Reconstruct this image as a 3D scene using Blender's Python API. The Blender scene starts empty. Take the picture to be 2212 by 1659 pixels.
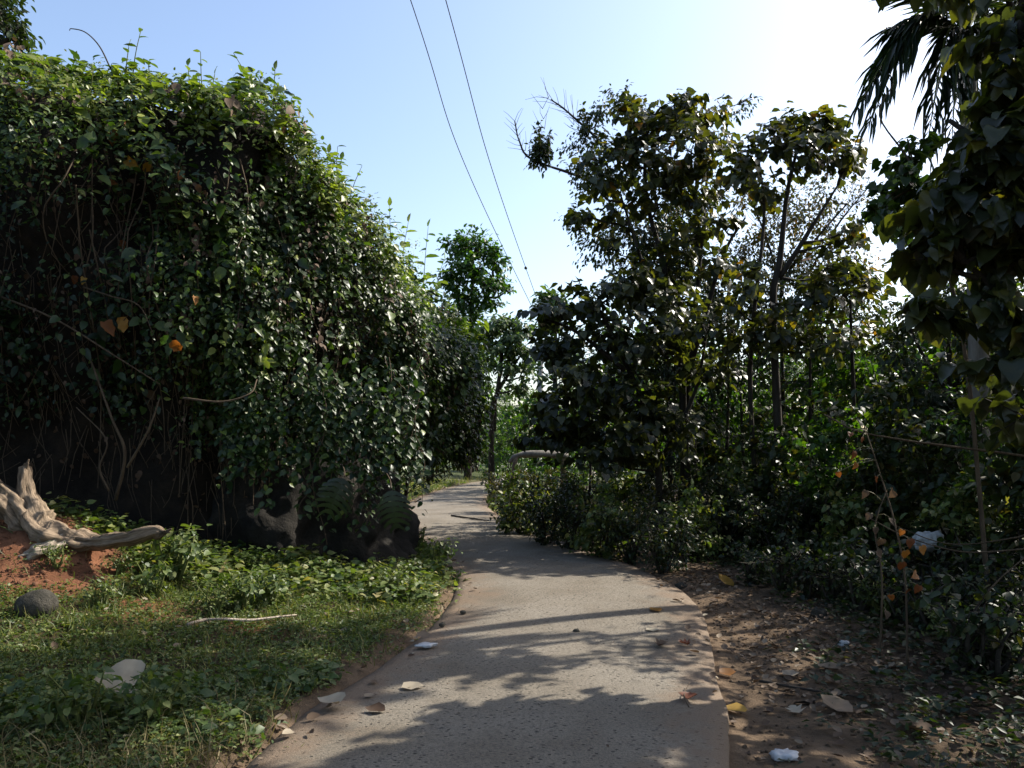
import bpy, math, random
import numpy as np
from mathutils import Vector, Matrix

random.seed(7)
rng = np.random.default_rng(7)
scene = bpy.context.scene
col = scene.collection
R = math.radians

# ------------------------------------------------------------------ camera
EYE = 1.6
FPX, CX, HOR = 1703.0, 1106.0, 950.0        # focal length, centre column and eye-level row of the photograph (2212 x 1659 grid)
cam_d = bpy.data.cameras.new('camera')
cam = bpy.data.objects.new('camera', cam_d)
col.objects.link(cam)
cam_d.sensor_width = 36.0
cam_d.lens = 36.0 * FPX / 2212.0
cam_d.shift_y = (HOR - 829.5) / 2212.0
cam_d.clip_end = 5000
cam_d.clip_start = 0.05
cam.location = (0, 0, EYE)
cam.rotation_euler = (R(90), 0, 0)
scene.camera = cam

# ------------------------------------------------------------------ sky, sun, exposure
SUN_AZ, SUN_EL = 65.0, 41.0                  # degrees to the right of the view, degrees up
world = bpy.data.worlds.new('World')
scene.world = world
world.use_nodes = True
wn, wl = world.node_tree.nodes, world.node_tree.links
wn.clear()
sky = wn.new('ShaderNodeTexSky')
sky.sky_type = 'NISHITA'
sky.sun_disc = False
sky.sun_elevation = R(SUN_EL)
sky.sun_rotation = R(SUN_AZ)
sky.altitude = 300
sky.air_density = 1.0
sky.dust_density = 2.8
sky.ozone_density = 1.0
bgn = wn.new('ShaderNodeBackground')
bgn.inputs['Strength'].default_value = 0.15
out = wn.new('ShaderNodeOutputWorld')
wl.new(sky.outputs[0], bgn.inputs['Color'])
wl.new(bgn.outputs[0], out.inputs['Surface'])

sun_dir = Vector((math.sin(R(SUN_AZ)) * math.cos(R(SUN_EL)), math.cos(R(SUN_AZ)) * math.cos(R(SUN_EL)), math.sin(R(SUN_EL))))
sd = bpy.data.lights.new('sun', 'SUN')
sd.energy = 5.0
sd.angle = R(0.53)
sd.color = (1.0, 0.94, 0.84)
sun = bpy.data.objects.new('sun', sd)
col.objects.link(sun)
sun.rotation_euler = sun_dir.to_track_quat('Z', 'Y').to_euler()
sun.location = sun_dir * 60

vs = scene.view_settings
vs.view_transform = 'Standard'
vs.look = 'None'
vs.exposure = 0.95
vs.gamma = 1.0
vs.use_curve_mapping = False
scene.cycles.max_bounces = 6
scene.cycles.diffuse_bounces = 3
scene.cycles.transmission_bounces = 4
scene.cycles.transparent_max_bounces = 4
scene.cycles.use_denoising = True


# ------------------------------------------------------------------ small maths
def at(px, py, d):
    return np.array([(px - CX) / FPX * d, d, EYE + (HOR - py) / FPX * d])


def smooth(a, b, x):
    t = np.clip((x - a) / (b - a), 0, 1)
    return t * t * (3 - 2 * t)


def _hash(ix, iy, iz):
    h = (ix * 374761393 + iy * 668265263 + iz * 2147483647 + 1013904223) & 0xFFFFFFFF
    h = ((h ^ (h >> 13)) * 1274126177) & 0xFFFFFFFF
    return ((h ^ (h >> 16)) & 0xFFFF) / 65535.0


def noise3(x, y, z):
    x, y, z = np.broadcast_arrays(np.asarray(x, float), np.asarray(y, float), np.asarray(z, float))
    ix, iy, iz = np.floor(x).astype(np.int64), np.floor(y).astype(np.int64), np.floor(z).astype(np.int64)
    fx, fy, fz = x - ix, y - iy, z - iz
    fx, fy, fz = fx * fx * (3 - 2 * fx), fy * fy * (3 - 2 * fy), fz * fz * (3 - 2 * fz)
    r = 0
    for a in (0, 1):
        for b in (0, 1):
            for c in (0, 1):
                w = (fx if a else 1 - fx) * (fy if b else 1 - fy) * (fz if c else 1 - fz)
                r = r + w * _hash(ix + a, iy + b, iz + c)
    return r * 2 - 1


def fbm(x, y, z, o=3):
    r, a = 0, 1.0
    for k in range(o):
        r = r + a * noise3(x * 2 ** k + 7.3 * k, y * 2 ** k, z * 2 ** k - 3.1 * k)
        a *= 0.5
    return r


def unit(v):
    return v / np.maximum(np.linalg.norm(v, axis=-1, keepdims=True), 1e-9)


LANE = np.array([(-8, -1.2), (0, -.5), (3.84, -.15), (5, .14), (6.6, .52), (8, .64), (9.5, .5), (11.4, .05), (14, -.65), (17.5, -1.35),
                 (21.5, -1.8), (26, -2.0), (31, -1.7), (36, -.8), (40, .8), (46, 4.5), (60, 14)], float)
_ly = np.linspace(-8, 60, 681)
_lx = np.interp(_ly, LANE[:, 0], LANE[:, 1])
for _ in range(3):
    _lx = np.convolve(np.pad(_lx, 6, mode='edge'), np.ones(13) / 13, mode='valid')
LANE_HALF = 1.14


def lane_x(y):
    return np.interp(y, _ly, _lx)


def lane_half(y):
    s = np.gradient(_lx, _ly)
    return LANE_HALF * np.sqrt(1 + np.interp(y, _ly, s) ** 2)


def base_z(y):
    y = np.asarray(y, float)
    return -0.02 * (np.clip(y, 8, 28) - 8)


def ground_z(x, y):
    x, y = np.asarray(x, float), np.asarray(y, float)
    e = (x - lane_x(y)) / lane_half(y) * LANE_HALF          # signed metres from the middle of the lane
    wob = 0.10 * noise3(x * 2.3, y * 2.3, 0.5) + 0.05 * noise3(x * 7, y * 7, 1.5)
    z = base_z(y) - 0.03
    left = -e - LANE_HALF + wob
    z = z + 0.10 * smooth(-0.05, 0.18, left) + 0.22 * smooth(0.4, 3.2, left)
    right = e - LANE_HALF + wob * 0.6
    z = z - 0.03 * smooth(0.0, 0.2, right) * (1 - smooth(5.0, 9.0, y)) + 0.06 * smooth(0, .3, right) * smooth(5.5, 9, y)
    z = z + 0.30 * smooth(1.6, 5, right)
    off = np.maximum(smooth(0.1, 0.6, left), smooth(0.1, 0.6, right))
    z = z + off * (0.035 * noise3(x * 1.7, y * 1.7, 9) + 0.02 * noise3(x * 5, y * 5, 4))
    m = np.exp(-(((x + 4.6) / 1.0) ** 2 + ((y - 7.5) / 0.95) ** 2))
    z = z + m * (0.62 + 0.05 * noise3(x * 4, y * 4, 3))
    return z


def gz(x, y):
    return float(ground_z(x, y))


# ------------------------------------------------------------------ object helpers
def tag(o, label=None, cat=None, group=None, kind=None):
    for k, v in (('label', label), ('category', cat), ('group', group), ('kind', kind)):
        if v:
            o[k] = v
    return o


def thing(name, loc, label, cat, group=None):
    o = bpy.data.objects.new(name, None)
    o.empty_display_size = 0.2
    col.objects.link(o)
    o.location = [float(c) for c in loc]
    return tag(o, label, cat, group)


def mesh_from(name, V, F, mat, attrs=None, smooth_shade=True):
    """F: (n,k) int array or a list of such arrays."""
    me = bpy.data.meshes.new(name)
    Fs = F if isinstance(F, list) else [F]
    Fs = [np.asarray(f, np.int32) for f in Fs if len(f)]
    V = np.asarray(V, np.float32)
    me.vertices.add(len(V))
    me.vertices.foreach_set('co', V.ravel())
    loops = np.concatenate([f.ravel() for f in Fs])
    starts, tot, c = [], [], 0
    for f in Fs:
        k = f.shape[1]
        starts.append(np.arange(len(f), dtype=np.int32) * k + c)
        tot.append(np.full(len(f), k, np.int32))
        c += f.size
    starts = np.concatenate(starts)
    me.loops.add(len(loops))
    me.loops.foreach_set('vertex_index', loops)
    me.polygons.add(len(starts))
    me.polygons.foreach_set('loop_start', starts)
    me.update(calc_edges=True)
    if smooth_shade:
        me.polygons.foreach_set('use_smooth', np.ones(len(starts), bool))
    for k, (dom, typ, arr) in (attrs or {}).items():
        a = me.attributes.new(k, typ, dom)
        a.data.foreach_set('value' if typ == 'FLOAT' else 'color', np.asarray(arr, np.float32).ravel())
    me.materials.append(mat)
    me.validate()
    return me


def add(name, me, parent=None, loc=(0, 0, 0)):
    o = bpy.data.objects.new(name, me)
    col.objects.link(o)
    if parent is not None:
        o.parent = parent
    o.location = [float(c) for c in loc]
    return o


def add_world(name, V, F, mat, parent=None, **k):
    """mesh given in world coordinates, stored relative to its parent (which has no rotation)."""
    off = np.zeros(3)
    p = parent
    while p is not None:
        off += np.array(p.location)
        p = p.parent
    return add(name, mesh_from(name, np.asarray(V) - off, F, mat, **k), parent)


def catmull(P, n):
    P = np.asarray(P, float)
    if len(P) == 2:
        t = np.linspace(0, 1, n)[:, None]
        return P[0] * (1 - t) + P[1] * t
    Q = np.vstack([2 * P[0] - P[1], P, 2 * P[-1] - P[-2]])
    ts = np.linspace(0, len(P) - 1 - 1e-9, n)
    i = ts.astype(int)
    t = (ts - i)[:, None]
    a, b, c, d = Q[i], Q[i + 1], Q[i + 2], Q[i + 3]
    return 0.5 * (2 * b + (c - a) * t + (2 * a - 5 * b + 4 * c - d) * t ** 2 + (3 * b - a - 3 * c + d) * t ** 3)


def tube(P, r, sides=7, n=None, rough=0.0, cap=True, flat=1.0, seed=0.0, groove=0.0, grain=None):
    """swept tube along P (smoothed); r = radii at P's points; returns verts, [quads, tris]"""
    P = np.asarray(P, float)
    n = n or max(2, 5 * (len(P) - 1) + 1)
    C = catmull(P, n)
    rr = np.interp(np.linspace(0, 1, n), np.linspace(0, 1, len(np.atleast_1d(r))), np.atleast_1d(r))
    T = unit(np.gradient(C, axis=0))
    ref = np.array([0.31, 0.2, 0.93]) if abs(T[:, 2].mean()) < 0.8 else np.array([0.9, 0.35, 0.1])
    A = unit(np.cross(T, ref))
    B = np.cross(T, A)
    th = np.linspace(0, 2 * np.pi, sides, endpoint=False)
    ring = np.cos(th)[None, :, None] * A[:, None] + flat * np.sin(th)[None, :, None] * B[:, None]
    V = C[:, None] + ring * rr[:, None, None]
    if rough:
        nz = fbm(V[..., 0] * 9 + seed, V[..., 1] * 9, V[..., 2] * 5, 3)
        V = V + ring * (nz * rough * rr[:, None])[..., None]
    if groove:
        ph = seed + 2.5 * noise3(np.linspace(0, 3, n), seed, .5)
        V = V + ring * (groove * rr[:, None] * (np.abs(np.sin(2.5 * th[None] + ph[:, None])) - .5 + .5 * np.abs(np.sin(4.5 * th[None] - 1.7 * ph[:, None])) - .25))[..., None]
    V = V.reshape(-1, 3)
    i = np.arange(n - 1)[:, None] * sides
    j = np.arange(sides)[None]
    jn = (j + 1) % sides
    F = np.stack([i + j, i + jn, i + sides + jn, i + sides + j], -1).reshape(-1, 4)
    Fs = [F]
    if grain is not None:
        ss = np.concatenate([[0], np.cumsum(np.linalg.norm(np.diff(C, axis=0), axis=1))])
        gr = np.stack([np.broadcast_to(np.cos(th)[None] * 1.0, (n, sides)), np.broadcast_to(np.sin(th)[None] * 1.0, (n, sides)), np.broadcast_to(ss[:, None] * 1.6 + seed, (n, sides)), np.ones((n, sides))], -1).reshape(-1, 4)
        grain.append(np.vstack([gr, gr[:1], gr[-1:]]))
    if cap:
        V = np.vstack([V, C[:1], C[-1:] + T[-1:] * rr[-1] * 0.4])
        a = np.arange(sides)
        b = (a + 1) % sides
        e = (n - 1) * sides
        Fs.append(np.concatenate([np.stack([b, a, np.full(sides, n * sides)], -1), np.stack([e + a, e + b, np.full(sides, n * sides + 1)], -1)]))
    return V, Fs


def twigs_mesh(S0, S1, r0, r1, bend=0.06):
    """many thin three-sided two-piece twigs in one array"""
    S0, S1 = np.asarray(S0, float), np.asarray(S1, float)
    n = len(S0)
    L = np.linalg.norm(S1 - S0, axis=1, keepdims=True)
    M = (S0 + S1) / 2 + rng.normal(size=(n, 3)) * L * bend
    T = unit(S1 - S0)
    A = unit(np.cross(T, np.array([0.3, 0.5, 0.81])))
    B = np.cross(T, A)
    th = np.array([0, 2.094, 4.189])
    ring = np.cos(th)[None, :, None] * A[:, None] + np.sin(th)[None, :, None] * B[:, None]
    r0 = np.broadcast_to(r0, (n,))[:, None, None]
    r1 = np.broadcast_to(r1, (n,))[:, None, None]
    V = np.concatenate([S0[:, None] + ring * r0, M[:, None] + ring * (r0 + r1) / 2, S1[:, None] + ring * r1], 1)
    f = []
    for s in (0, 3):
        for k in range(3):
            f.append([s + k, s + (k + 1) % 3, s + 3 + (k + 1) % 3, s + 3 + k])
    F = (np.arange(n)[:, None, None] * 9 + np.array(f)[None]).reshape(-1, 4)
    return V.reshape(-1, 3), F


# ------------------------------------------------------------------ leaf shapes: blade along +Y, upper face +Z
def _leaf(right, ribs, fold, droop, wave=0.0):
    """right: outline points (x>0) from base to before tip; ribs: same count of midrib y's"""
    V, F = [], []
    def z(x, y):
        return fold * abs(x) - droop * max(y, 0) ** 2 + wave * math.sin(9 * y + 4 * x)
    m = len(right)
    ry = list(ribs)
    for y in ry:
        V.append((0, y, z(0, y) - 0.0))
    tip = len(V)
    V.append((0, 1.0, z(0, 1.0)))
    Rr = []
    Ll = []
    for x, y in right:
        Rr.append(len(V)); V.append((x, y, z(x, y)))
        Ll.append(len(V)); V.append((-x, y, z(-x, y)))
    for side, sgn in ((Rr, 1), (Ll, -1)):
        for k in range(m):
            a = k
            b = k + 1 if k + 1 < m else tip
            s0 = side[k]
            s1 = side[k + 1] if k + 1 < m else None
            tri = [(a, s0, b)] if s1 is None else [(a, s0, b), (s0, s1, b)]
            for t in tri:
                F.append(t if sgn > 0 else t[::-1])
    return np.array(V, float), np.array(F, np.int32)


HEART = _leaf([(.24, -.13), (.47, .06), (.47, .34), (.28, .68), (.09, .90)], [0, .14, .36, .62, .84], 0.26, 0.34, 0.045)
HEART_BENT = _leaf([(.10, -.10), (.26, -.14), (.41, -.03), (.48, .14), (.47, .34), (.40, .52), (.29, .68), (.17, .82), (.07, .93)], [0, .05, .12, .2, .34, .48, .62, .76, .88], 0.34, 0.42, 0.05)
HEART_FINE = _leaf([(.10, -.10), (.26, -.14), (.41, -.03), (.48, .14), (.47, .34), (.40, .52), (.29, .68), (.17, .82), (.07, .93)], [0, .05, .12, .2, .34, .48, .62, .76, .88], 0.12, 0.2, 0.02)
OVAL = _leaf([(.17, .16), (.27, .45), (.17, .78)], [0, .42, .75], 0.30, 0.22, 0.02)
BROAD = _leaf([(.25, .10), (.36, .40), (.22, .75)], [0, .38, .72], 0.25, 0.30, 0.03)
LANCE = _leaf([(.10, .25), (.11, .6)], [0, .5], 0.3, 0.3)
KITE = (np.array([(0, 0, 0), (.28, .42, .08), (0, 1, -.12), (-.28, .42, .08)], float), np.array([(0, 1, 2), (0, 2, 3)], np.int32))
BLADE = (np.array([(-.03, 0, 0), (.03, 0, 0), (.022, .55, .04), (-.022, .55, .04), (0, 1, -.10)], float), np.array([(0, 1, 2), (0, 2, 3), (3, 2, 4)], np.int32))
LOBED = _leaf([(.22, .02), (.16, .12), (.50, .30), (.20, .36), (.42, .66), (.15, .66), (.20, .86)], [0, .1, .22, .36, .5, .64, .82], 0.18, 0.3, 0.05)


def frames(Y, Z):
    Y = unit(Y)
    X = unit(np.cross(Y, Z))
    Z = np.cross(X, Y)
    return X, Y, Z


def leaves_arrays(P, Y, Z, S, tmpl):
    tv, tf = tmpl
    X, Y, Z = frames(Y, Z)
    V = P[:, None] + S[:, None, None] * (tv[None, :, 0, None] * X[:, None] + tv[None, :, 1, None] * Y[:, None] + tv[None, :, 2, None] * Z[:, None])
    F = (np.arange(len(P))[:, None, None] * len(tv) + tf[None]).reshape(-1, 3)
    return V.reshape(-1, 3), F


def leaf_stuff(name, L, tmpl, mat, parent, stuff=True):
    P, Y, Z, S, H = L
    if len(P) == 0:
        return None
    V, F = leaves_arrays(P, Y, Z, S, tmpl)
    o = add_world(name, V, F, mat, parent, attrs={'hue': ('FACE', 'FLOAT', np.repeat(H, len(tmpl[1])))}, smooth_shade=False)
    if stuff:
        o['kind'] = 'stuff'
    return o


_variant = {}


def leaf_variants(key, tmpl, mat, n=6):
    if key not in _variant:
        _variant[key] = [mesh_from('leaf', tmpl[0], tmpl[1], mat, attrs={'hue': ('FACE', 'FLOAT', np.full(len(tmpl[1]), (k + .5) / n))}) for k in range(n)]
    return _variant[key]


def leaf_objects(L, idx, key, tmpl, mat, parent, name='leaf'):
    P, Y, Z, S, H = L
    X, Yn, Zn = frames(Y[idx], Z[idx])
    me = leaf_variants(key, tmpl, mat)
    off = np.zeros(3)
    p = parent
    while p is not None:
        off += np.array(p.location)
        p = p.parent
    for k, i in enumerate(idx):
        o = bpy.data.objects.new(name, me[int(min(5, H[i] * 6))])
        col.objects.link(o)
        o.parent = parent
        q = P[i] - off
        s = float(S[i])
        o.matrix_local = Matrix(((X[k, 0] * s, Yn[k, 0] * s, Zn[k, 0] * s, q[0]), (X[k, 1] * s, Yn[k, 1] * s, Zn[k, 1] * s, q[1]), (X[k, 2] * s, Yn[k, 2] * s, Zn[k, 2] * s, q[2]), (0, 0, 0, 1)))


def in_frame(P, m=0):
    d = np.maximum(P[:, 1], .1)
    px = CX + FPX * P[:, 0] / d
    py = HOR - FPX * (P[:, 2] - EYE) / d
    return (P[:, 1] > .5) & (px > -m) & (px < 2212 + m) & (py > -m) & (py < 1659 + m)


def largest(L, n, depth_first=0.0):
    P, Y, Z, S, H = L
    score = S / np.maximum(P[:, 1], .3) ** (1 + depth_first) * np.where(in_frame(P), 1, 0)
    k = np.argsort(-score)[:n]
    return k[score[k] > 0]


def without(L, idx):
    m = np.ones(len(L[0]), bool)
    m[idx] = False
    return tuple(a[m] for a in L)


def merge(Ls):
    return tuple(np.concatenate([l[k] for l in Ls]) for k in range(5))


# ------------------------------------------------------------------ materials
def mat_new(name):
    m = bpy.data.materials.new(name)
    m.use_nodes = True
    nt = m.node_tree
    return m, nt.nodes, nt.links, nt.nodes['Principled BSDF']


def ramp(nodes, stops, interp='LINEAR'):
    r = nodes.new('ShaderNodeValToRGB')
    r.color_ramp.interpolation = interp
    el = r.color_ramp.elements
    while len(el) > 1:
        el.remove(el[-1])
    el[0].position = stops[0][0]
    el[0].color = (*stops[0][1], 1)
    for p, c in stops[1:]:
        e = el.new(p)
        e.color = (*c, 1)
    return r


def noise_node(nodes, links, scale, detail=4, rough=.6, coord='Object', vec=None):
    n = nodes.new('ShaderNodeTexNoise')
    n.inputs['Scale'].default_value = scale
    n.inputs['Detail'].default_value = detail
    n.inputs['Roughness'].default_value = rough
    if vec is None:
        tc = nodes.new('ShaderNodeTexCoord')
        vec = tc.outputs[coord]
    links.new(vec, n.inputs['Vector'])
    return n


def leaf_mat(name, stops, trans=(1.5, 1.7, 0.5), mix=0.32, rough=0.42, spec=0.5):
    m, N, Lk, b = mat_new(name)
    a = N.new('ShaderNodeAttribute')
    a.attribute_name = 'hue'
    r = ramp(N, stops)
    Lk.new(a.outputs['Fac'], r.inputs[0])
    nz = noise_node(N, Lk, 14, 2)
    mp = N.new('ShaderNodeMapRange')
    mp.inputs[3].default_value = 0.7
    mp.inputs[4].default_value = 1.3
    Lk.new(nz.outputs['Fac'], mp.inputs[0])
    mul = N.new('ShaderNodeVectorMath'); mul.operation = 'SCALE'
    Lk.new(r.outputs[0], mul.inputs[0]); Lk.new(mp.outputs[0], mul.inputs['Scale'])
    Lk.new(mul.outputs[0], b.inputs['Base Color'])
    b.inputs['Roughness'].default_value = rough
    b.inputs['Specular IOR Level'].default_value = spec
    t = N.new('ShaderNodeBsdfTranslucent')
    tm = N.new('ShaderNodeVectorMath'); tm.operation = 'MULTIPLY'
    tm.inputs[1].default_value = trans
    Lk.new(mul.outputs[0], tm.inputs[0]); Lk.new(tm.outputs[0], t.inputs['Color'])
    mx = N.new('ShaderNodeMixShader')
    mx.inputs[0].default_value = mix
    Lk.new(b.outputs[0], mx.inputs[1]); Lk.new(t.outputs[0], mx.inputs[2])
    Lk.new(mx.outputs[0], N['Material Output'].inputs['Surface'])
    return m


def bark_mat(name, c1, c2, scale=12, stretch=(1, 1, .25), rough=.85, bump=.5, spec=.2, grain=False):
    m, N, Lk, b = mat_new(name)
    tc = N.new('ShaderNodeTexCoord')
    mp = N.new('ShaderNodeMapping')
    mp.inputs['Scale'].default_value = stretch
    if grain:
        ga = N.new('ShaderNodeAttribute'); ga.attribute_name = 'grain'
        Lk.new(ga.outputs['Color'], mp.inputs['Vector'])
    else:
        Lk.new(tc.outputs['Object'], mp.inputs['Vector'])
    n = noise_node(N, Lk, scale, 8 if grain else 6, .7, vec=mp.outputs[0])
    r = ramp(N, [(.3, c1), (.7, c2)])
    Lk.new(n.outputs['Fac'], r.inputs[0])
    Lk.new(r.outputs[0], b.inputs['Base Color'])
    b.inputs['Roughness'].default_value = rough
    b.inputs['Specular IOR Level'].default_value = spec
    bp = N.new('ShaderNodeBump')
    bp.inputs['Strength'].default_value = bump
    bp.inputs['Distance'].default_value = .03
    Lk.new(n.outputs['Fac'], bp.inputs['Height'])
    Lk.new(bp.outputs[0], b.inputs['Normal'])
    return m


G = {}
G['creeper'] = leaf_mat('creeper_leaf', [(0, (.010, .022, .007)), (.45, (.032, .060, .014)), (.75, (.088, .125, .026)), (1, (.19, .215, .045))], (1.6, 1.9, .5), .32, .42, .4)
G['macaranga'] = leaf_mat('heart_leaf', [(0, (.016, .023, .014)), (.5, (.036, .045, .016)), (.82, (.065, .072, .018)), (.97, (.10, .085, .016)), (1, (.16, .075, .015))], (1.9, 1.9, .4), .38, .38, .5)
G['fine'] = leaf_mat('fine_leaf', [(0, (.011, .02, .009)), (.7, (.028, .045, .012)), (1, (.07, .055, .018))], (1.6, 1.8, .4), .3, .45, .4)
G['dark'] = leaf_mat('dark_split_leaf', [(0, (.008, .014, .008)), (1, (.014, .022, .010))], (1.6, 1.9, .5), .15, .4, .4)
G['bright'] = leaf_mat('bright_leaf', [(0, (.016, .042, .008)), (.6, (.036, .082, .013)), (1, (.085, .125, .02))], (1.9, 2.1, .4), .42, .42, .45)
G['olive'] = leaf_mat('olive_leaf', [(0, (.028, .036, .012)), (.6, (.052, .058, .018)), (.9, (.09, .07, .024)), (1, (.16, .07, .02))], (1.6, 1.6, .4), .35, .4, .5)
G['far'] = leaf_mat('far_leaf', [(0, (.028, .05, .02)), (.6, (.05, .085, .03)), (1, (.085, .11, .04))], (1.6, 1.8, .6), .35, .5, .35)
G['herb'] = leaf_mat('herb_leaf', [(0, (.032, .058, .015)), (.5, (.08, .115, .03)), (.85, (.16, .175, .055)), (1, (.26, .21, .1))], (1.6, 1.8, .4), .3, .5, .4)
G['palm'] = leaf_mat('palm_leaf', [(0, (.010, .02, .011)), (.7, (.02, .036, .012)), (1, (.06, .075, .014))], (1.7, 1.9, .4), .25, .4, .5)
G['dry'] = leaf_mat('dry_leaf', [(0, (.06, .036, .022)), (.4, (.12, .08, .05)), (.75, (.21, .16, .11)), (1, (.32, .275, .2))], (1.2, 1.0, .7), .15, .7, .25)
G['orange'] = leaf_mat('orange_leaf', [(0, (.10, .03, .012)), (.5, (.26, .10, .02)), (1, (.33, .2, .03))], (1.3, 1.1, .6), .3, .55, .3)
G['straw'] = leaf_mat('straw', [(0, (.11, .09, .04)), (.6, (.2, .165, .08)), (1, (.3, .25, .14))], (1.2, 1.1, .6), .25, .6, .25)
G['grass'] = leaf_mat('grass_blade', [(0, (.05, .075, .017)), (.6, (.095, .12, .03)), (1, (.22, .19, .075))], (1.5, 1.6, .5), .3, .5, .35)
G['flower'] = leaf_mat('pale_flower', [(0, (.30, .33, .18)), (1, (.48, .50, .32))], (1.2, 1.2, .8), .3, .7, .2)
G['bark'] = bark_mat('dark_bark', (.014, .011, .008), (.05, .042, .033))
G['bark_grey'] = bark_mat('grey_bark', (.09, .08, .07), (.22, .2, .17), 10)
G['vine'] = bark_mat('vine_bark', (.04, .028, .018), (.11, .08, .05), 20)
G['greenstem'] = bark_mat('green_stem', (.06, .08, .02), (.12, .13, .04), 20)
G['wood'] = bark_mat('weathered_wood', (.02, .014, .009), (.26, .19, .13), 4.5, (1, 1, .8), .85, 1.0)
G['wood_grain'] = bark_mat('grained_wood', (.022, .015, .010), (.36, .27, .185), 3.2, (1, 1, 1), .85, 1.0, .15, True)
G['pale_grain'] = bark_mat('grained_bleached_wood', (.05, .035, .024), (.5, .42, .32), 3.2, (1, 1, 1), .8, 1.0, .15, True)
G['wood_pale'] = bark_mat('bleached_wood', (.10, .07, .05), (.50, .42, .33), 14, (1, 1, 1), .75, .9)


def rock_mat(name, c1, c2, c3, scale=3):
    m, N, Lk, b = mat_new(name)
    n = noise_node(N, Lk, scale, 8, .68)
    r = ramp(N, [(.3, c1), (.5, c2), (.72, c3)])
    Lk.new(n.outputs['Fac'], r.inputs[0])
    Lk.new(r.outputs[0], b.inputs['Base Color'])
    b.inputs['Roughness'].default_value = .9
    b.inputs['Specular IOR Level'].default_value = .2
    n2 = noise_node(N, Lk, scale * 6, 8, .7)
    bp = N.new('ShaderNodeBump')
    bp.inputs['Strength'].default_value = .8
    bp.inputs['Distance'].default_value = .05
    Lk.new(n2.outputs['Fac'], bp.inputs['Height'])
    Lk.new(bp.outputs[0], b.inputs['Normal'])
    return m


G['rock'] = rock_mat('dark_rock', (.007, .006, .005), (.018, .016, .013), (.045, .039, .032))
G['earth'] = rock_mat('bank_earth', (.006, .005, .004), (.014, .011, .008), (.03, .022, .015), 4)
G['stone'] = rock_mat('mossy_stone', (.025, .025, .015), (.055, .05, .04), (.11, .1, .08), 8)


def plain(name, c, rough=.6, spec=.4):
    m, N, Lk, b = mat_new(name)
    n = noise_node(N, Lk, 30, 4)
    mp = N.new('ShaderNodeMapRange')
    mp.inputs[3].default_value = .8
    mp.inputs[4].default_value = 1.15
    Lk.new(n.outputs['Fac'], mp.inputs[0])
    v = N.new('ShaderNodeVectorMath'); v.operation = 'SCALE'
    v.inputs[0].default_value = c
    Lk.new(mp.outputs[0], v.inputs['Scale'])
    Lk.new(v.outputs[0], b.inputs['Base Color'])
    b.inputs['Roughness'].default_value = rough
    b.inputs['Specular IOR Level'].default_value = spec
    return m


G['plastic'] = plain('white_plastic', (.42, .42, .42), .45, .4)
G['sack'] = plain('grey_plastic', (.22, .27, .32), .5, .4)
G['cable'] = plain('cable_black', (.03, .03, .03), .5)
G['concrete'] = rock_mat('pole_concrete', (.25, .24, .22), (.33, .32, .3), (.42, .41, .38), 6)
G['brownstem'] = plain('petiole', (.12, .10, .04))

# ground: colour per place (soil, red soil, verge) with fine relief
m, N, Lk, b = mat_new('soil')
a = N.new('ShaderNodeAttribute'); a.attribute_name = 'tint'
n = noise_node(N, Lk, 3.0, 8, .7)
mp = N.new('ShaderNodeMapRange'); mp.inputs[1].default_value = .3; mp.inputs[2].default_value = .7; mp.inputs[3].default_value = .55; mp.inputs[4].default_value = 1.4
Lk.new(n.outputs['Fac'], mp.inputs[0])
v = N.new('ShaderNodeVectorMath'); v.operation = 'SCALE'
Lk.new(a.outputs['Color'], v.inputs[0]); Lk.new(mp.outputs[0], v.inputs['Scale'])
Lk.new(v.outputs[0], b.inputs['Base Color'])
b.inputs['Roughness'].default_value = .95
b.inputs['Specular IOR Level'].default_value = .1
n2 = noise_node(N, Lk, 22, 8, .75)
bp = N.new('ShaderNodeBump'); bp.inputs['Strength'].default_value = .9; bp.inputs['Distance'].default_value = .04
Lk.new(n2.outputs['Fac'], bp.inputs['Height']); Lk.new(bp.outputs[0], b.inputs['Normal'])
G['soil'] = m

# concrete lane: tan grey, pitted, dirtier along its edges
m, N, Lk, b = mat_new('lane_concrete')
tc = N.new('ShaderNodeTexCoord')
n = noise_node(N, Lk, 1.1, 7, .62, vec=tc.outputs['Object'])
r = ramp(N, [(.28, (.115, .094, .068)), (.5, (.165, .143, .112)), (.75, (.205, .182, .148))])
Lk.new(n.outputs['Fac'], r.inputs[0])
ng = noise_node(N, Lk, 70, 6, .8, vec=tc.outputs['Object'])
rg = ramp(N, [(.32, (.34, .32, .3)), (.5, (1, 1, 1)), (.72, (1.5, 1.45, 1.35))])
Lk.new(ng.outputs['Fac'], rg.inputs[0])
mul = N.new('ShaderNodeMix'); mul.data_type = 'RGBA'; mul.blend_type = 'MULTIPLY'; mul.inputs[0].default_value = 1
Lk.new(r.outputs[0], mul.inputs[6]); Lk.new(rg.outputs[0], mul.inputs[7])
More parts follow.
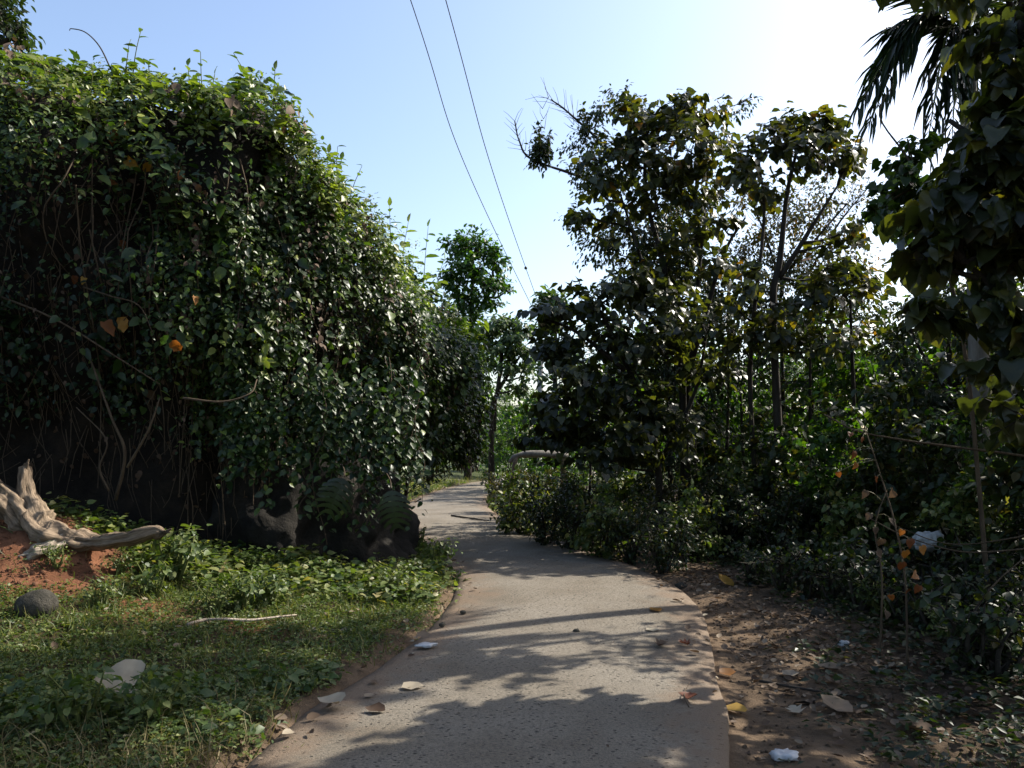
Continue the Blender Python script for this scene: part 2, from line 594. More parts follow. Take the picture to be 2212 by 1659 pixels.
# short dark pits left by the finishing tool
mpn = N.new('ShaderNodeMapping'); mpn.inputs['Scale'].default_value = (17, 30, 1); mpn.inputs['Rotation'].default_value = (0, 0, .25)
nd = noise_node(N, Lk, 3, 2, .5, vec=tc.outputs['Object'])
mixv = N.new('ShaderNodeVectorMath'); mixv.operation = 'MULTIPLY_ADD'
mixv.inputs[1].default_value = (.12, .12, 0)
Lk.new(nd.outputs['Color'], mixv.inputs[0]); Lk.new(tc.outputs['Object'], mixv.inputs[2])
Lk.new(mixv.outputs[0], mpn.inputs['Vector'])
vo = N.new('ShaderNodeTexVoronoi'); vo.voronoi_dimensions = '2D'; vo.inputs['Scale'].default_value = 1.0
Lk.new(mpn.outputs[0], vo.inputs['Vector'])
rp = ramp(N, [(.0, (1, 1, 1)), (.10, (1, 1, 1)), (.20, (0, 0, 0))])
Lk.new(vo.outputs['Distance'], rp.inputs[0])
sepc = N.new('ShaderNodeSeparateColor'); Lk.new(vo.outputs['Color'], sepc.inputs[0])
gt = N.new('ShaderNodeMath'); gt.operation = 'GREATER_THAN'; gt.inputs[1].default_value = .5
Lk.new(sepc.outputs[0], gt.inputs[0])
nm_ = noise_node(N, Lk, 2.2, 4, .6, vec=tc.outputs['Object'])
mr_ = N.new('ShaderNodeMapRange'); mr_.inputs[1].default_value = .35; mr_.inputs[2].default_value = .65; mr_.inputs[3].default_value = .98; mr_.inputs[4].default_value = .35
Lk.new(nm_.outputs['Fac'], mr_.inputs[0]); Lk.new(mr_.outputs[0], gt.inputs[1])
pit = N.new('ShaderNodeMath'); pit.operation = 'MULTIPLY'
Lk.new(rp.outputs[0], pit.inputs[0]); Lk.new(gt.outputs[0], pit.inputs[1])
mx = N.new('ShaderNodeMix'); mx.data_type = 'RGBA'; mx.blend_type = 'MIX'; mx.inputs[7].default_value = (.03, .026, .022, 1)
pf = N.new('ShaderNodeMath'); pf.operation = 'MULTIPLY'; pf.inputs[1].default_value = .9
Lk.new(pit.outputs[0], pf.inputs[0]); Lk.new(pf.outputs[0], mx.inputs[0]); Lk.new(mul.outputs[2], mx.inputs[6])
ed = N.new('ShaderNodeAttribute'); ed.attribute_name = 'edge'
ne = noise_node(N, Lk, 4, 6, .7, vec=tc.outputs['Object'])
sm = N.new('ShaderNodeMath'); sm.operation = 'ADD'
Lk.new(ed.outputs['Fac'], sm.inputs[0]); Lk.new(ne.outputs['Fac'], sm.inputs[1])
rs = ramp(N, [(.0, (0, 0, 0)), (1.0, (0, 0, 0))])
rs.color_ramp.elements[0].position = .80
rs.color_ramp.elements[1].position = 1.0
rs.color_ramp.elements[1].color = (.8, .8, .8, 1)
sm2 = N.new('ShaderNodeMath'); sm2.operation = 'MULTIPLY'; sm2.inputs[1].default_value = .7
Lk.new(sm.outputs[0], sm2.inputs[0]); Lk.new(sm2.outputs[0], rs.inputs[0])
mx2 = N.new('ShaderNodeMix'); mx2.data_type = 'RGBA'; mx2.inputs[7].default_value = (.17, .12, .08, 1)
Lk.new(rs.outputs[0], mx2.inputs[0]); Lk.new(mx.outputs[2], mx2.inputs[6])
Lk.new(mx2.outputs[2], b.inputs['Base Color'])
b.inputs['Roughness'].default_value = .85
b.inputs['Specular IOR Level'].default_value = .25
hs = N.new('ShaderNodeMath'); hs.operation = 'SUBTRACT'
Lk.new(ng.outputs['Fac'], hs.inputs[0]); Lk.new(pit.outputs[0], hs.inputs[1])
bp = N.new('ShaderNodeBump'); bp.inputs['Strength'].default_value = .8; bp.inputs['Distance'].default_value = .012
Lk.new(hs.outputs[0], bp.inputs['Height']); Lk.new(bp.outputs[0], b.inputs['Normal'])
G['lane'] = m


# ------------------------------------------------------------------ the ground and the lane
def axis(lo, hi, step, far):
    core = np.arange(lo, hi + 1e-6, step)
    out_, s = [], step
    p = hi
    while p < far:
        s *= 1.3
        p += s
        out_.append(p)
    neg, s = [], step
    p = lo
    while p > -far:
        s *= 1.3
        p -= s
        neg.append(p)
    return np.concatenate([neg[::-1], core, out_])


gx, gy = axis(-7, 7, .07, 2500), axis(1.5, 14, .07, 2500)
XX, YY = np.meshgrid(gx, gy)
ZZ = ground_z(XX, YY)
nx, ny = len(gx), len(gy)
i = (np.arange(ny - 1)[:, None] * nx + np.arange(nx - 1)[None]).ravel()
F = np.stack([i, i + 1, i + nx + 1, i + nx], -1)
e = (XX - lane_x(YY)) / lane_half(YY) * LANE_HALF
t = np.zeros((ny, nx, 4)); t[..., 3] = 1
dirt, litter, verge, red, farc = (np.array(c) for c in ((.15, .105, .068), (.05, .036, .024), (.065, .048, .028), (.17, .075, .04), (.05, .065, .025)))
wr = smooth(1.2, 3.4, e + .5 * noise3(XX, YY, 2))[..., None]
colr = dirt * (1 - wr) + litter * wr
wlft = smooth(-1.15, -1.45, e)[..., None]
colr = colr * (1 - wlft) + verge * wlft
rm = np.exp(-(((XX + 4.25) / 1.1) ** 2 + ((YY - 6.9) / .9) ** 2)) + .45 * np.exp(-(((XX + 2.4) / 1.0) ** 2 + ((YY - 6.3) / .5) ** 2))
rm = smooth(.25, .6, rm + .18 * noise3(XX * 2, YY * 2, 6))[..., None]
colr = colr * (1 - rm) + red * rm
wf = smooth(25, 45, np.hypot(XX, YY))[..., None]
colr = colr * (1 - wf) + farc * wf
t[..., :3] = colr
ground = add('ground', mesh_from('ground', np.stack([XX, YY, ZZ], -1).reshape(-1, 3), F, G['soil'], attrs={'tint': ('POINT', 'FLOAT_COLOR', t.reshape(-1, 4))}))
tag(ground, kind='structure')

ys = np.concatenate([np.arange(-6, 20, .12), np.arange(20, 58, .4)])
us = np.array([-1.0, -.92, -.75, -.5, -.25, 0, .25, .5, .75, .92, 1.0])
hw = lane_half(ys)
rag = 0.05 * noise3(ys * 1.1, 3.3, 0) + 0.012 * noise3(ys * 6, 1.3, 0)
V, ED = [], []
top = base_z(ys) + .045
for u in us:
    xx = lane_x(ys) + u * hw + rag * abs(u) ** 6 * np.sign(u)
    V.append(np.stack([xx, ys, top + .02 * (1 - u * u) + .004 * noise3(xx * 2, ys * 2, 7) - .012 * (abs(u) == 1)], -1))
    ED.append(np.full(len(ys), abs(u)))
xr = lane_x(ys) + hw + rag
V.append(np.stack([xr + .015, ys, top - .12], -1)); ED.append(np.ones(len(ys)))
xl = lane_x(ys) - hw - rag
V.insert(0, np.stack([xl - .015, ys, top - .12], -1)); ED.insert(0, np.ones(len(ys)))
m_ = len(V)
V = np.stack(V, 1).reshape(-1, 3)
i = (np.arange(len(ys) - 1)[:, None] * m_ + np.arange(m_ - 1)[None]).ravel()
lane = add('path', mesh_from('path', V, np.stack([i, i + 1, i + m_ + 1, i + m_], -1), G['lane'], attrs={'edge': ('POINT', 'FLOAT', np.stack(ED, 1).ravel())}))
tag(lane, kind='structure')


# ------------------------------------------------------------------ foliage building
def clump_leaves(c, rad, n, size, droop=.5, twigs=9, hue=(0, 1), back=None, flat=.3):
    """twigs fanning from a point inside the clump, leaves strung along them"""
    c, rad = np.asarray(c, float), np.asarray(rad, float)
    root = c - np.array([0, 0, .45]) * rad if back is None else back
    D = unit(rng.normal(size=(twigs, 3)) + np.array([0, 0, .25]))
    E = c + D * rad * rng.uniform(.75, 1.1, (twigs, 1))
    k = rng.integers(0, twigs, n)
    tt = rng.uniform(.35, 1.03, n)[:, None]
    sag = np.array([0, 0, -.12]) * np.linalg.norm(rad) * (tt ** 2)
    P = root + (E[k] - root) * tt + sag + rng.normal(size=(n, 3)) * rad * .16
    out_ = unit(P - c)
    Y = unit(out_ * .6 + unit(E[k] - root) * .4 + rng.normal(size=(n, 3)) * .55) + np.array([0, 0, -droop])
    Z = np.array([0, 0, 1.0]) + out_ * flat + rng.normal(size=(n, 3)) * .35
    S = size * rng.uniform(.6, 1.25, n)
    H = rng.uniform(hue[0], hue[1], n)
    return (P, Y, Z, S, H), (np.repeat(root[None], twigs, 0), E - np.array([0, 0, .10]) * np.linalg.norm(rad))


def branch_to(trunks, c):
    """from the best point of the stems to a clump's middle"""
    best, bi = 1e9, None
    for P in trunks:
        C = catmull(P, 24)
        d = np.linalg.norm(C - c, axis=1) + 1.5 * np.maximum(0, C[:, 2] - c[2] + .25)
        k = int(np.argmin(d))
        if d[k] < best:
            best, bi = d[k], C[k]
    return bi


def make_tree(name, label, cat, stems, clumps, leaf, r=.06, bark='bark', group=None, n_leaf=0, hi=None, branches=True, twigs=9, leaf_name='leaf'):
    """stems: lists of (px,py,d); the first starts at the ground. clumps: (px,py,d,rx,ry,rz_m,n). leaf: size, template, material, droop, hue"""
    size, tmpl, mat, droop, hue = leaf
    ST = []
    for s in stems:
        P = [at(*q) for q in s]
        ST.append(P)
    b0 = ST[0][0]
    b0[2] = gz(b0[0], b0[1]) - .04
    root = thing(name, b0, label, cat, group)
    for k, P in enumerate(ST):
        rk = r if k == 0 else r * .6
        V, Fs = tube(P, np.linspace(rk, rk * .35, len(P)), 8 if r > .04 else 6, rough=.12, seed=k)
        add_world('trunk' if k == 0 else 'limb', V, Fs, G[bark], root)
    Ls, S0, S1 = [], [], []
    for q in clumps:
        px, py, d, rx, ry, rz, n = q
        c = at(px, py, d)
        rad = np.array([rx * d / FPX, rz, ry * d / FPX])
        a = branch_to(ST, c)
        inner = c - np.array([0, 0, .35]) * rad + (a - c) * .12
        if branches and np.linalg.norm(a - inner) > .12:
            mid = (a + inner) / 2 + np.array([0, 0, -.08]) * np.linalg.norm(inner - a) + rng.normal(size=3) * .03
            V, Fs = tube([a, mid, inner], [r * .34, r * .26, r * .14], 5, n=7, rough=.1)
            add_world('branch', V, Fs, G[bark], root)
        if tmpl is HEART:
            n, rad = int(n * 3.6), rad * 1.22
        L, (a0, a1) = clump_leaves(c, rad, n, size, droop, max(5, twigs), hue, inner)
        Ls.append(L); S0.append(a0); S1.append(a1)
    L = merge(Ls)
    V, Fq = twigs_mesh(np.concatenate(S0), np.concatenate(S1), max(.004, r * .1), .002)
    tag(add_world('twig_sprays', V, Fq, G[bark], root), kind='stuff')
    if n_leaf:
        idx = largest(L, n_leaf)
        leaf_objects(L, idx, mat + str(id(hi or tmpl)), hi or tmpl, G[mat], root, leaf_name)
        L = without(L, idx)
    leaf_stuff('crown', L, tmpl, G[mat], root)
    return root


# ------------------------------------------------------------------ the earth bank on the left and what grows over it
FOOT = catmull(np.array([(-14, 6.6, 0), (-9, 7.2, 0), (-6.2, 7.75, 0), (-4.6, 8.15, 0), (-3.4, 8.45, 0), (-2.65, 8.9, 0), (-2.0, 9.6, 0), (-1.5, 10.4, 0), (-1.08, 11.3, 0), (-.82, 12.3, 0),
                         (-1.05, 13.5, 0), (-1.9, 14.9, 0), (-3.2, 16.4, 0), (-5, 18, 0), (-8, 20, 0)], float), 280)
FN = unit(np.gradient(FOOT, axis=0))
FN = np.stack([FN[:, 1], -FN[:, 0], FN[:, 2] * 0], -1)          # outward: towards the lane and the viewer
for _ in range(4):
    FN = unit(np.stack([np.convolve(np.pad(FN[:, k], 8, mode='edge'), np.ones(17) / 17, mode='valid') for k in range(3)], -1))
BANK_H = 5.45
_pv = np.array([0, .12, .3, .5, .68, .82, .92, 1.0, 1.1, 1.5, 2.2])
_po = np.array([-.35, -.45, -.40, -.15, .0, -.02, -.18, -.55, -1.1, -2.6, -5.0])
_pz = np.array([-.02, .12, .3, .5, .68, .82, .92, .99, 1.02, 1.04, 1.0])


def bank(u, v, extra=0.0, core=False):
    """u 0..1 along the bank, v 0..2 up the face and over the top; returns point and outward normal"""
    u, v = np.asarray(u, float), np.asarray(v, float)
    f = u * (len(FOOT) - 1)
    x = np.interp(f, np.arange(len(FOOT)), FOOT[:, 0])
    y = np.interp(f, np.arange(len(FOOT)), FOOT[:, 1])
    n = np.stack([np.interp(f, np.arange(len(FOOT)), FN[:, k]) for k in range(3)], -1)
    lump = .40 * noise3(x * .9, y * .9, v * 4) + .30 * noise3(x * 2.2, y * 2.2, v * 9) + .10 * noise3(x * 5, y * 5, v * 20)
    o = np.interp(v, _pv, _po) + lump * np.minimum(v * 3, 1) + extra
    lane_side = smooth(9.3, 10.8, y)
    o = o - lane_side * (1.0 * smooth(.42, .12, v) + (.75 if core else 0))
    h = BANK_H + .22 * noise3(x * .9, y * .9, 12) + .12 * noise3(x * 2.5, y * 2.5, 2) + np.interp(x, [-9, -4, -3, -2.65, -2.35, -2.0, -1.5, -1.0, -.8], [.2, .15, .12, .2, -.5, -.95, -1.5, -1.9, -2.3]) * np.where(y > 13, 0, 1) + np.where(y > 13, np.interp(y, [13, 14.5, 18], [-1.9, -1.4, -.6]), 0)
    if core:
        h = h - .15
    z = np.interp(v, _pv, _pz) * h + ground_z(x, y) * np.clip(1 - v, 0, 1)
    p = np.stack([x + n[..., 0] * o, y + n[..., 1] * o, z], -1)
    up = np.interp(v, [0, .5, .75, .9, 1.0, 1.1, 2.2], [-.3, -.1, .1, .5, 1.1, 3, 5])
    nn = unit(np.stack([n[..., 0], n[..., 1], up], -1))
    return p, nn


uu, vv = np.meshgrid(np.linspace(0, 1, 220), np.linspace(0, 2.2, 60))
P, _ = bank(uu, vv, core=True)
P = P + .07 * np.stack([fbm(P[..., 0] * 2, P[..., 1] * 2, P[..., 2] * 2 + k * 9, 3) for k in range(3)], -1)
nu = uu.shape[1]
i = (np.arange(uu.shape[0] - 1)[:, None] * nu + np.arange(nu - 1)[None]).ravel()
bk = add('earth_bank', mesh_from('earth_bank', P.reshape(-1, 3), np.stack([i, i + 1, i + nu + 1, i + nu], -1), G['earth']))
tag(bk, kind='structure')


def px_of(P):
    d = np.maximum(P[..., 1], .1)
    return CX + FPX * P[..., 0] / d, HOR - FPX * (P[..., 2] - EYE) / d


thicket = thing('creeper_thicket', (-3.0, 8.7, 0.2), 'tall wall of green creepers draped over the earth bank beside the lane', 'creeper')


def cover(P):
    """how thickly leaves hang at this spot of the bank: bare dark hollow low on the left, bare rock at the foot"""
    px, py = px_of(P)
    w = np.ones(len(P))
    edge = 330 + 60 * noise3(px / 90, 1.5, 0)                 # below the leafy brow
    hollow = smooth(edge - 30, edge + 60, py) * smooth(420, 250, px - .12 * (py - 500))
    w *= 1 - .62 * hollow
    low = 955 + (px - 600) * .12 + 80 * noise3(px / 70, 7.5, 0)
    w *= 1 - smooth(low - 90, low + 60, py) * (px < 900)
    w *= np.where((px >= 900) & (py > 985 + 40 * noise3(px / 40, 2.2, 0)), .06, 1)
    w *= np.where(P[:, 1] > 13.6, .5, 1)
    w *= .12 + .88 * smooth(-.35, .15, fbm(P[:, 0] * 1.1, P[:, 1] * 1.1, P[:, 2] * 1.1, 2) + .25)
    return w


# cascades: short hanging runners whose leaves overlap like shingles
nc, m = 16000, 14
u = rng.uniform(.10, .86, (nc, 1))
v = rng.uniform(.16, 1.28, (nc, 1))
tk = np.linspace(0, 1, m)[None]
ln = np.where(v < .9, rng.uniform(.10, .26, (nc, 1)), rng.uniform(.06, .12, (nc, 1)))
uk = np.clip(u + .002 * np.cumsum(rng.normal(size=(nc, m)), 1), 0, 1)
vk = np.clip(v - ln * tk, .02, 2)
inward = np.where(rng.uniform(size=(nc, 1)) < .35, rng.uniform(0, .6, (nc, 1)), 0) * smooth(.5, .6, u)
loose = np.where(rng.uniform(size=(nc, 1)) < .10, rng.uniform(.1, .35, (nc, 1)), 0)          # runners that hang clear of the rest
lift = .06 - inward + loose + .20 * np.sin(np.pi * tk * .9) * rng.uniform(.4, 1.4, (nc, 1)) + rng.uniform(0, .12, (nc, 1))
P, n = bank(uk, vk, lift)
q_ = rng.uniform(size=(nc, 1))
big = np.where(q_ < .05, 2.2, np.where(q_ < .15, 1.5, np.where(q_ < .5, .6, 1.0)))
S = rng.uniform(.034, .08, (nc, m)) * big * np.where(u > .5, 1.12, 1)
tone = rng.normal(size=(nc, 1)) * .17 + .28 * (rng.uniform(size=(nc, 1)) < .12)
side = unit(np.cross(n, np.array([0, 0, 1.0])))
s_ = np.where(np.arange(m) % 2 == 0, 1, -1)[None, :, None]
Y = side * s_ * rng.uniform(.3, 1.0, (nc, m, 1)) + n * rng.uniform(.3, .9, (nc, m, 1)) + np.array([0, 0, -1]) * rng.uniform(.2, .9, (nc, m, 1)) + rng.normal(size=(nc, m, 3)) * .35
Z = n * .7 + np.array([0, 0, 1.0]) * .8 + rng.normal(size=(nc, m, 3)) * .42
H = rng.normal(.40, .16, (nc, m)) + tone + .30 * (n[..., 2] > .3)  # leaves facing up are lightened, sunlight put into the colour
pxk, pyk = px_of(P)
H = np.clip(H - .25 * smooth(380, 480, pyk) * smooth(420, 250, pxk), 0, 1)  # leaves in the hollow are darkened, shade put into the colour
P = P + rng.normal(size=P.shape) * .03
keep = (rng.uniform(size=nc * m) < cover(P.reshape(-1, 3))) & (np.repeat(rng.integers(7, 15, nc), m) > np.tile(np.arange(m), nc))
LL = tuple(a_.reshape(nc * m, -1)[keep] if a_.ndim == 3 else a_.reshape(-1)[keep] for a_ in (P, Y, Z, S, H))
kind_ = np.repeat(rng.uniform(size=nc), m)[keep]
ok = in_frame(LL[0], 250)
LL, kind_ = tuple(a_[ok] for a_ in LL), kind_[ok]
dead_ = kind_ < .055
Ldead = tuple(a_[dead_] for a_ in LL)
leaf_stuff('dead_leaf_sprays', (Ldead[0], Ldead[1] + [0, 0, -.6], Ldead[2], Ldead[3] * .85, Ldead[4] * .5), BROAD, G['dry'], thicket)
slim = (kind_ > .58)
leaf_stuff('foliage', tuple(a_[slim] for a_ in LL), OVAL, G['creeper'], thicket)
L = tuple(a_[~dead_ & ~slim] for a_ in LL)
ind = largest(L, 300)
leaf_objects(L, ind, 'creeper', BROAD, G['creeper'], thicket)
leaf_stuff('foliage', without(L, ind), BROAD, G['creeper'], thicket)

Lr = []
for k in range(300):
    px0 = rng.uniform(480, 905)
    d0 = float(np.interp(px0, [480, 700, 850, 905], [8.55, 8.8, 9.1, 9.3])) - rng.uniform(0, .25)
    y0 = rng.uniform(770, 960)
    y1 = y0 + rng.uniform(40, 240) * (1.0 if px0 > 640 else .7)
    m = int(rng.integers(6, 15))
    t_ = np.linspace(0, 1, m)
    P = np.array([at(px0 + 12 * math.sin(4 * a_ + k) + 25 * a_ * rng.normal() * .3, y0 + (y1 - y0) * a_, d0 - .12 * math.sin(2 * a_)) for a_ in t_])
    Y = np.stack([np.where(np.arange(m) % 2, .7, -.7) + rng.normal(size=m) * .3, rng.normal(size=m) * .3 - .5, -rng.uniform(.2, .8, m)], -1)
    Lr.append((P + rng.normal(size=(m, 3)) * .03, Y, rng.normal(size=(m, 3)) * .35 + [.3, -.5, .9], rng.uniform(.045, .10, m), np.clip(rng.normal(.33, .2, m), 0, 1)))
    if k % 4 == 0:
        V, Fs = tube(P, [.005, .003], 4, n=2 * m, cap=False)
        add_world('vine', V, Fs, G['vine'], thicket)
leaf_stuff('foliage', merge(Lr), BROAD, G['creeper'], thicket)

# small pale flower sprays along the brow
Ps = []
for px, py, d, rx, ry in ((60, 165, 8.6, 70, 25), (130, 200, 8.4, 50, 25), (470, 285, 8.9, 34, 40), (530, 215, 9.1, 45, 25), (500, 245, 9, 40, 30), (880, 560, 15, 30, 35), (905, 610, 16, 25, 30), (740, 470, 12.5, 25, 20), (250, 190, 8.8, 35, 18)):
    n = 260
    c = at(px, py, d)
    Ps.append(c + rng.normal(size=(n, 3)) * np.array([rx, 60, ry]) * d / FPX * .55)
P = np.concatenate(Ps)
n = len(P)
leaf_stuff('flower_sprays', (P, rng.normal(size=(n, 3)), rng.normal(size=(n, 3)) + [0, 0, 1], rng.uniform(.02, .045, n), rng.uniform(size=n)), KITE, G['flower'], thicket)

# hanging bare runners in the hollow and between the leaves
for k in range(74):
    u0 = rng.uniform(.22, .47) if k < 52 else rng.uniform(.45, .8)
    v0 = rng.uniform(.55, .85)
    v1 = v0 - rng.uniform(.25, .62)
    m = 6
    uk = u0 + np.cumsum(rng.normal(size=m)) * .004
    P, _ = bank(uk, np.maximum(np.linspace(v0, v1, m), .02), .12 + rng.uniform(0, .2) + .05 * np.sin(np.linspace(0, 3, m)))
    V, Fs = tube(P, [.008, .007, .006, .005], 4, n=14, cap=False)
    add_world('vine', V, Fs, G['vine'], thicket)
for pts, rr in (([(250, 1080, 8.1), (270, 980, 8.0), (240, 900, 8.0), (190, 760, 8.1)], .02), ([(275, 1010, 7.95), (320, 930, 7.9), (345, 860, 7.95)], .015),
                ([(0, 640, 7.9), (120, 690, 7.8), (250, 770, 7.8), (345, 830, 7.9)], .012), ([(395, 860, 7.6), (480, 868, 7.55), (540, 850, 7.6), (555, 820, 7.8)], .012),
                ([(700, 890, 10), (790, 888, 10.2), (850, 870, 10.6), (930, 830, 11)], .014), ([(235, 1060, 8.0), (215, 1010, 8), (230, 950, 8), (165, 880, 8.1)], .012),
                ([(180, 620, 7.9), (240, 640, 7.8), (300, 660, 7.8), (330, 720, 7.8)], .009)):
    V, Fs = tube([at(*p) for p in pts], [rr, rr * .5], 5)
    add_world('vine', V, Fs, G['vine'], thicket)

# withered orange leaves caught in the creepers
dead = []
CURLED = _leaf([(.25, .05), (.38, .3), (.3, .5), (.33, .68), (.14, .86)], [0, .26, .46, .64, .82], 0.7, 0.5, 0.09)
for px, py, d, s in ((245, 280, 8.2, .26), (270, 265, 8.2, .2), (275, 345, 8.0, .24), (320, 350, 8.0, .2), (392, 372, 8.0, .15), (235, 395, 8.0, .14), (225, 695, 7.9, .26), (262, 685, 7.9, .24), (160, 595, 7.9, .14), (182, 600, 7.9, .13),
                     (372, 735, 7.7, .24), (835, 595, 14.3, .3), (825, 625, 14.3, .26), (962, 690, 16, .3), (270, 520, 8.0, .17), (120, 470, 8, .2), (420, 640, 7.8, .14), (560, 250, 9.2, .16), (790, 500, 13, .3), (690, 465, 11.5, .2)):
    dead.append((at(px, py, d - .02), s * .62))
P = np.array([p for p, s in dead]); S = np.array([s for p, s in dead]); n = len(P)
Ld = (P, rng.normal(size=(n, 3)) * .5 + [0, -.2, -1], rng.normal(size=(n, 3)) * .5 + [.4, -.8, .3], S, rng.uniform(size=n))
leaf_objects(Ld, np.arange(n), 'dead', CURLED, G['orange'], thicket, 'withered_leaf')

# upright shoots on the brow, with paired leaves
for px, base, tip, d, lean, n in ((588, 350, 150, 8.9, 6, 13), (268, 215, 102, 8.6, 10, 8), (412, 240, 142, 8.8, -6, 8), (452, 250, 160, 8.8, 12, 7), (705, 410, 330, 10.5, 5, 8), (722, 430, 345, 10.7, 16, 8), (660, 390, 315, 9.8, 4, 6),
                                  (845, 580, 445, 14.5, -4, 10), (868, 590, 480, 15, 14, 9), (915, 640, 490, 16, 10, 8), (345, 220, 175, 8.7, -8, 6), (60, 160, 105, 8.6, 8, 5), (150, 175, 130, 8.6, 12, 5), (600, 330, 235, 9, 22, 9), (940, 640, 560, 17, 20, 7), (780, 520, 455, 13, 8, 6)):
    Pt = [at(px, base, d), at(px + lean * .3, (base + tip) / 2, d), at(px + lean, tip, d)]
    V, Fs = tube(Pt, [.010, .007, .004], 5, n=10)
    sh = add_world('shoot', V, Fs, G['greenstem'], thicket)
    C = catmull(Pt, n + 2)[1:]
    a0 = rng.uniform(0, 3)
    k = np.arange(len(C))
    ang = a0 + k * 2.4
    Y = np.stack([np.cos(ang), np.sin(ang), np.full(len(C), .25)], -1)
    Y[-1] = (0.1, 0, 1)
    S = np.linspace(.24, .11, len(C)) * d / 9.5
    leaf_objects((C, Y, np.tile([0.0, 0, 1], (len(C), 1)) + .3 * rng.normal(size=(len(C), 3)), S, rng.uniform(.55, 1, len(C))), np.arange(len(C)), 'creeper_oval', OVAL, G['creeper'], sh)
# ragged young shoots all along the crest
for k in range(46):
    u0 = rng.uniform(.2, .66)
    P0, n0 = bank(np.array([u0]), np.array([rng.uniform(.86, 1.06)]), 0.05)
    ln = rng.uniform(.18, .5)
    top_ = P0[0] + n0[0] * ln * .35 + np.array([rng.normal() * .1, rng.normal() * .1, ln])
    Pt = [P0[0] - [0, 0, .1], (P0[0] + top_) / 2 + rng.normal(size=3) * .04, top_]
    V, Fs = tube(Pt, [.007, .005, .003], 4, n=7)
    sh = add_world('shoot', V, Fs, G['greenstem'], thicket)
    C = catmull(Pt, int(rng.integers(6, 11)))[1:]
    ang = rng.uniform(0, 6) + np.arange(len(C)) * 2.4
    Y = np.stack([np.cos(ang), np.sin(ang), np.full(len(C), .15)], -1)
    leaf_objects((C, Y, np.tile([0.0, 0, 1], (len(C), 1)) + .35 * rng.normal(size=(len(C), 3)), np.linspace(.19, .09, len(C)) * rng.uniform(.8, 1.3), rng.uniform(.5, 1, len(C))), np.arange(len(C)), 'creeper_oval', OVAL, G['creeper'], sh)
# tangle of dead runners inside the dark hollow
nt = 900
u0, v0 = rng.uniform(.14, .5, nt), rng.uniform(.12, .8, nt)
A0, _ = bank(u0, v0, rng.uniform(.0, .3, nt))
A1, _ = bank(u0 + rng.normal(size=nt) * .008, np.maximum(v0 - rng.uniform(.03, .16, nt), .02), rng.uniform(.0, .35, nt))
V, Fq = twigs_mesh(A0, A1, .005, .003, .12)
tag(add_world('dead_vine_sprays', V, Fq, G['vine'], thicket), kind='stuff')
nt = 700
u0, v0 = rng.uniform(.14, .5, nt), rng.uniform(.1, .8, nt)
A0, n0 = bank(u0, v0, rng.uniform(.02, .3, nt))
leaf_stuff('dead_leaf_sprays', (A0, rng.normal(size=(nt, 3)) * .5 + [0, 0, -1], n0 + rng.normal(size=(nt, 3)) * .5, rng.uniform(.03, .08, nt), rng.uniform(0, .12, nt)), BROAD, G['dry'], thicket)  # only the darkest dry tones, the hollow's shade put into the colour
V, Fs = tube([at(240, 150, 8.6), at(215, 100, 8.55), at(185, 70, 8.5), at(155, 62, 8.5), at(150, 66, 8.5)], [.009, .004], 5, n=24)
add_world('tendril', V, Fs, G['vine'], thicket)


# ------------------------------------------------------------------ rock, stone, stump
def boulder(name, c, rad, mat, label, cat, seed=0.0, amp=.16, sub=5, freq=1.6, facet=0.0):
    import bmesh
    bm = bmesh.new()
    bmesh.ops.create_icosphere(bm, subdivisions=sub, radius=1)
    V = np.array([v_.co[:] for v_ in bm.verts])
    F_ = np.array([[v_.index for v_ in f.verts] for f in bm.faces])
    bm.free()
    V = V * np.array(rad)
    d_ = unit(V)
    q = V * freq + seed
    k = amp * fbm(q[:, 0], q[:, 1], q[:, 2] * .7, 4)
    if facet > .2:
        k = k - .10 * np.abs(fbm(q[:, 0] * 3, q[:, 1] * 3, q[:, 2] * 2, 4))
    k = k + facet * np.abs(noise3(q[:, 0] * 1.4 + 5, q[:, 1] * 1.4, q[:, 2] * .8))
    V = V * (1 + k)[:, None]
    o = add(name, mesh_from(name, V, F_, G[mat]), None, c)
    return tag(o, label, cat)


rock = boulder('rock_outcrop', (-3.0, 10.15, .2), (1.72, 1.25, 1.5), 'rock', 'dark bare rock face under the creeper wall at the edge of the grass', 'rock', 11.7, .16, 6, 1.3, .24)
boulder('stone', (at(85, 1420, 5.9)[0], 5.9, gz(at(85, 1420, 5.9)[0], 5.9) + .04), (.13, .12, .12), 'stone', 'rounded dark mossy stone half sunk in low weeds below the red soil', 'stone', 8.2, .45, 4, 2.6, .5)

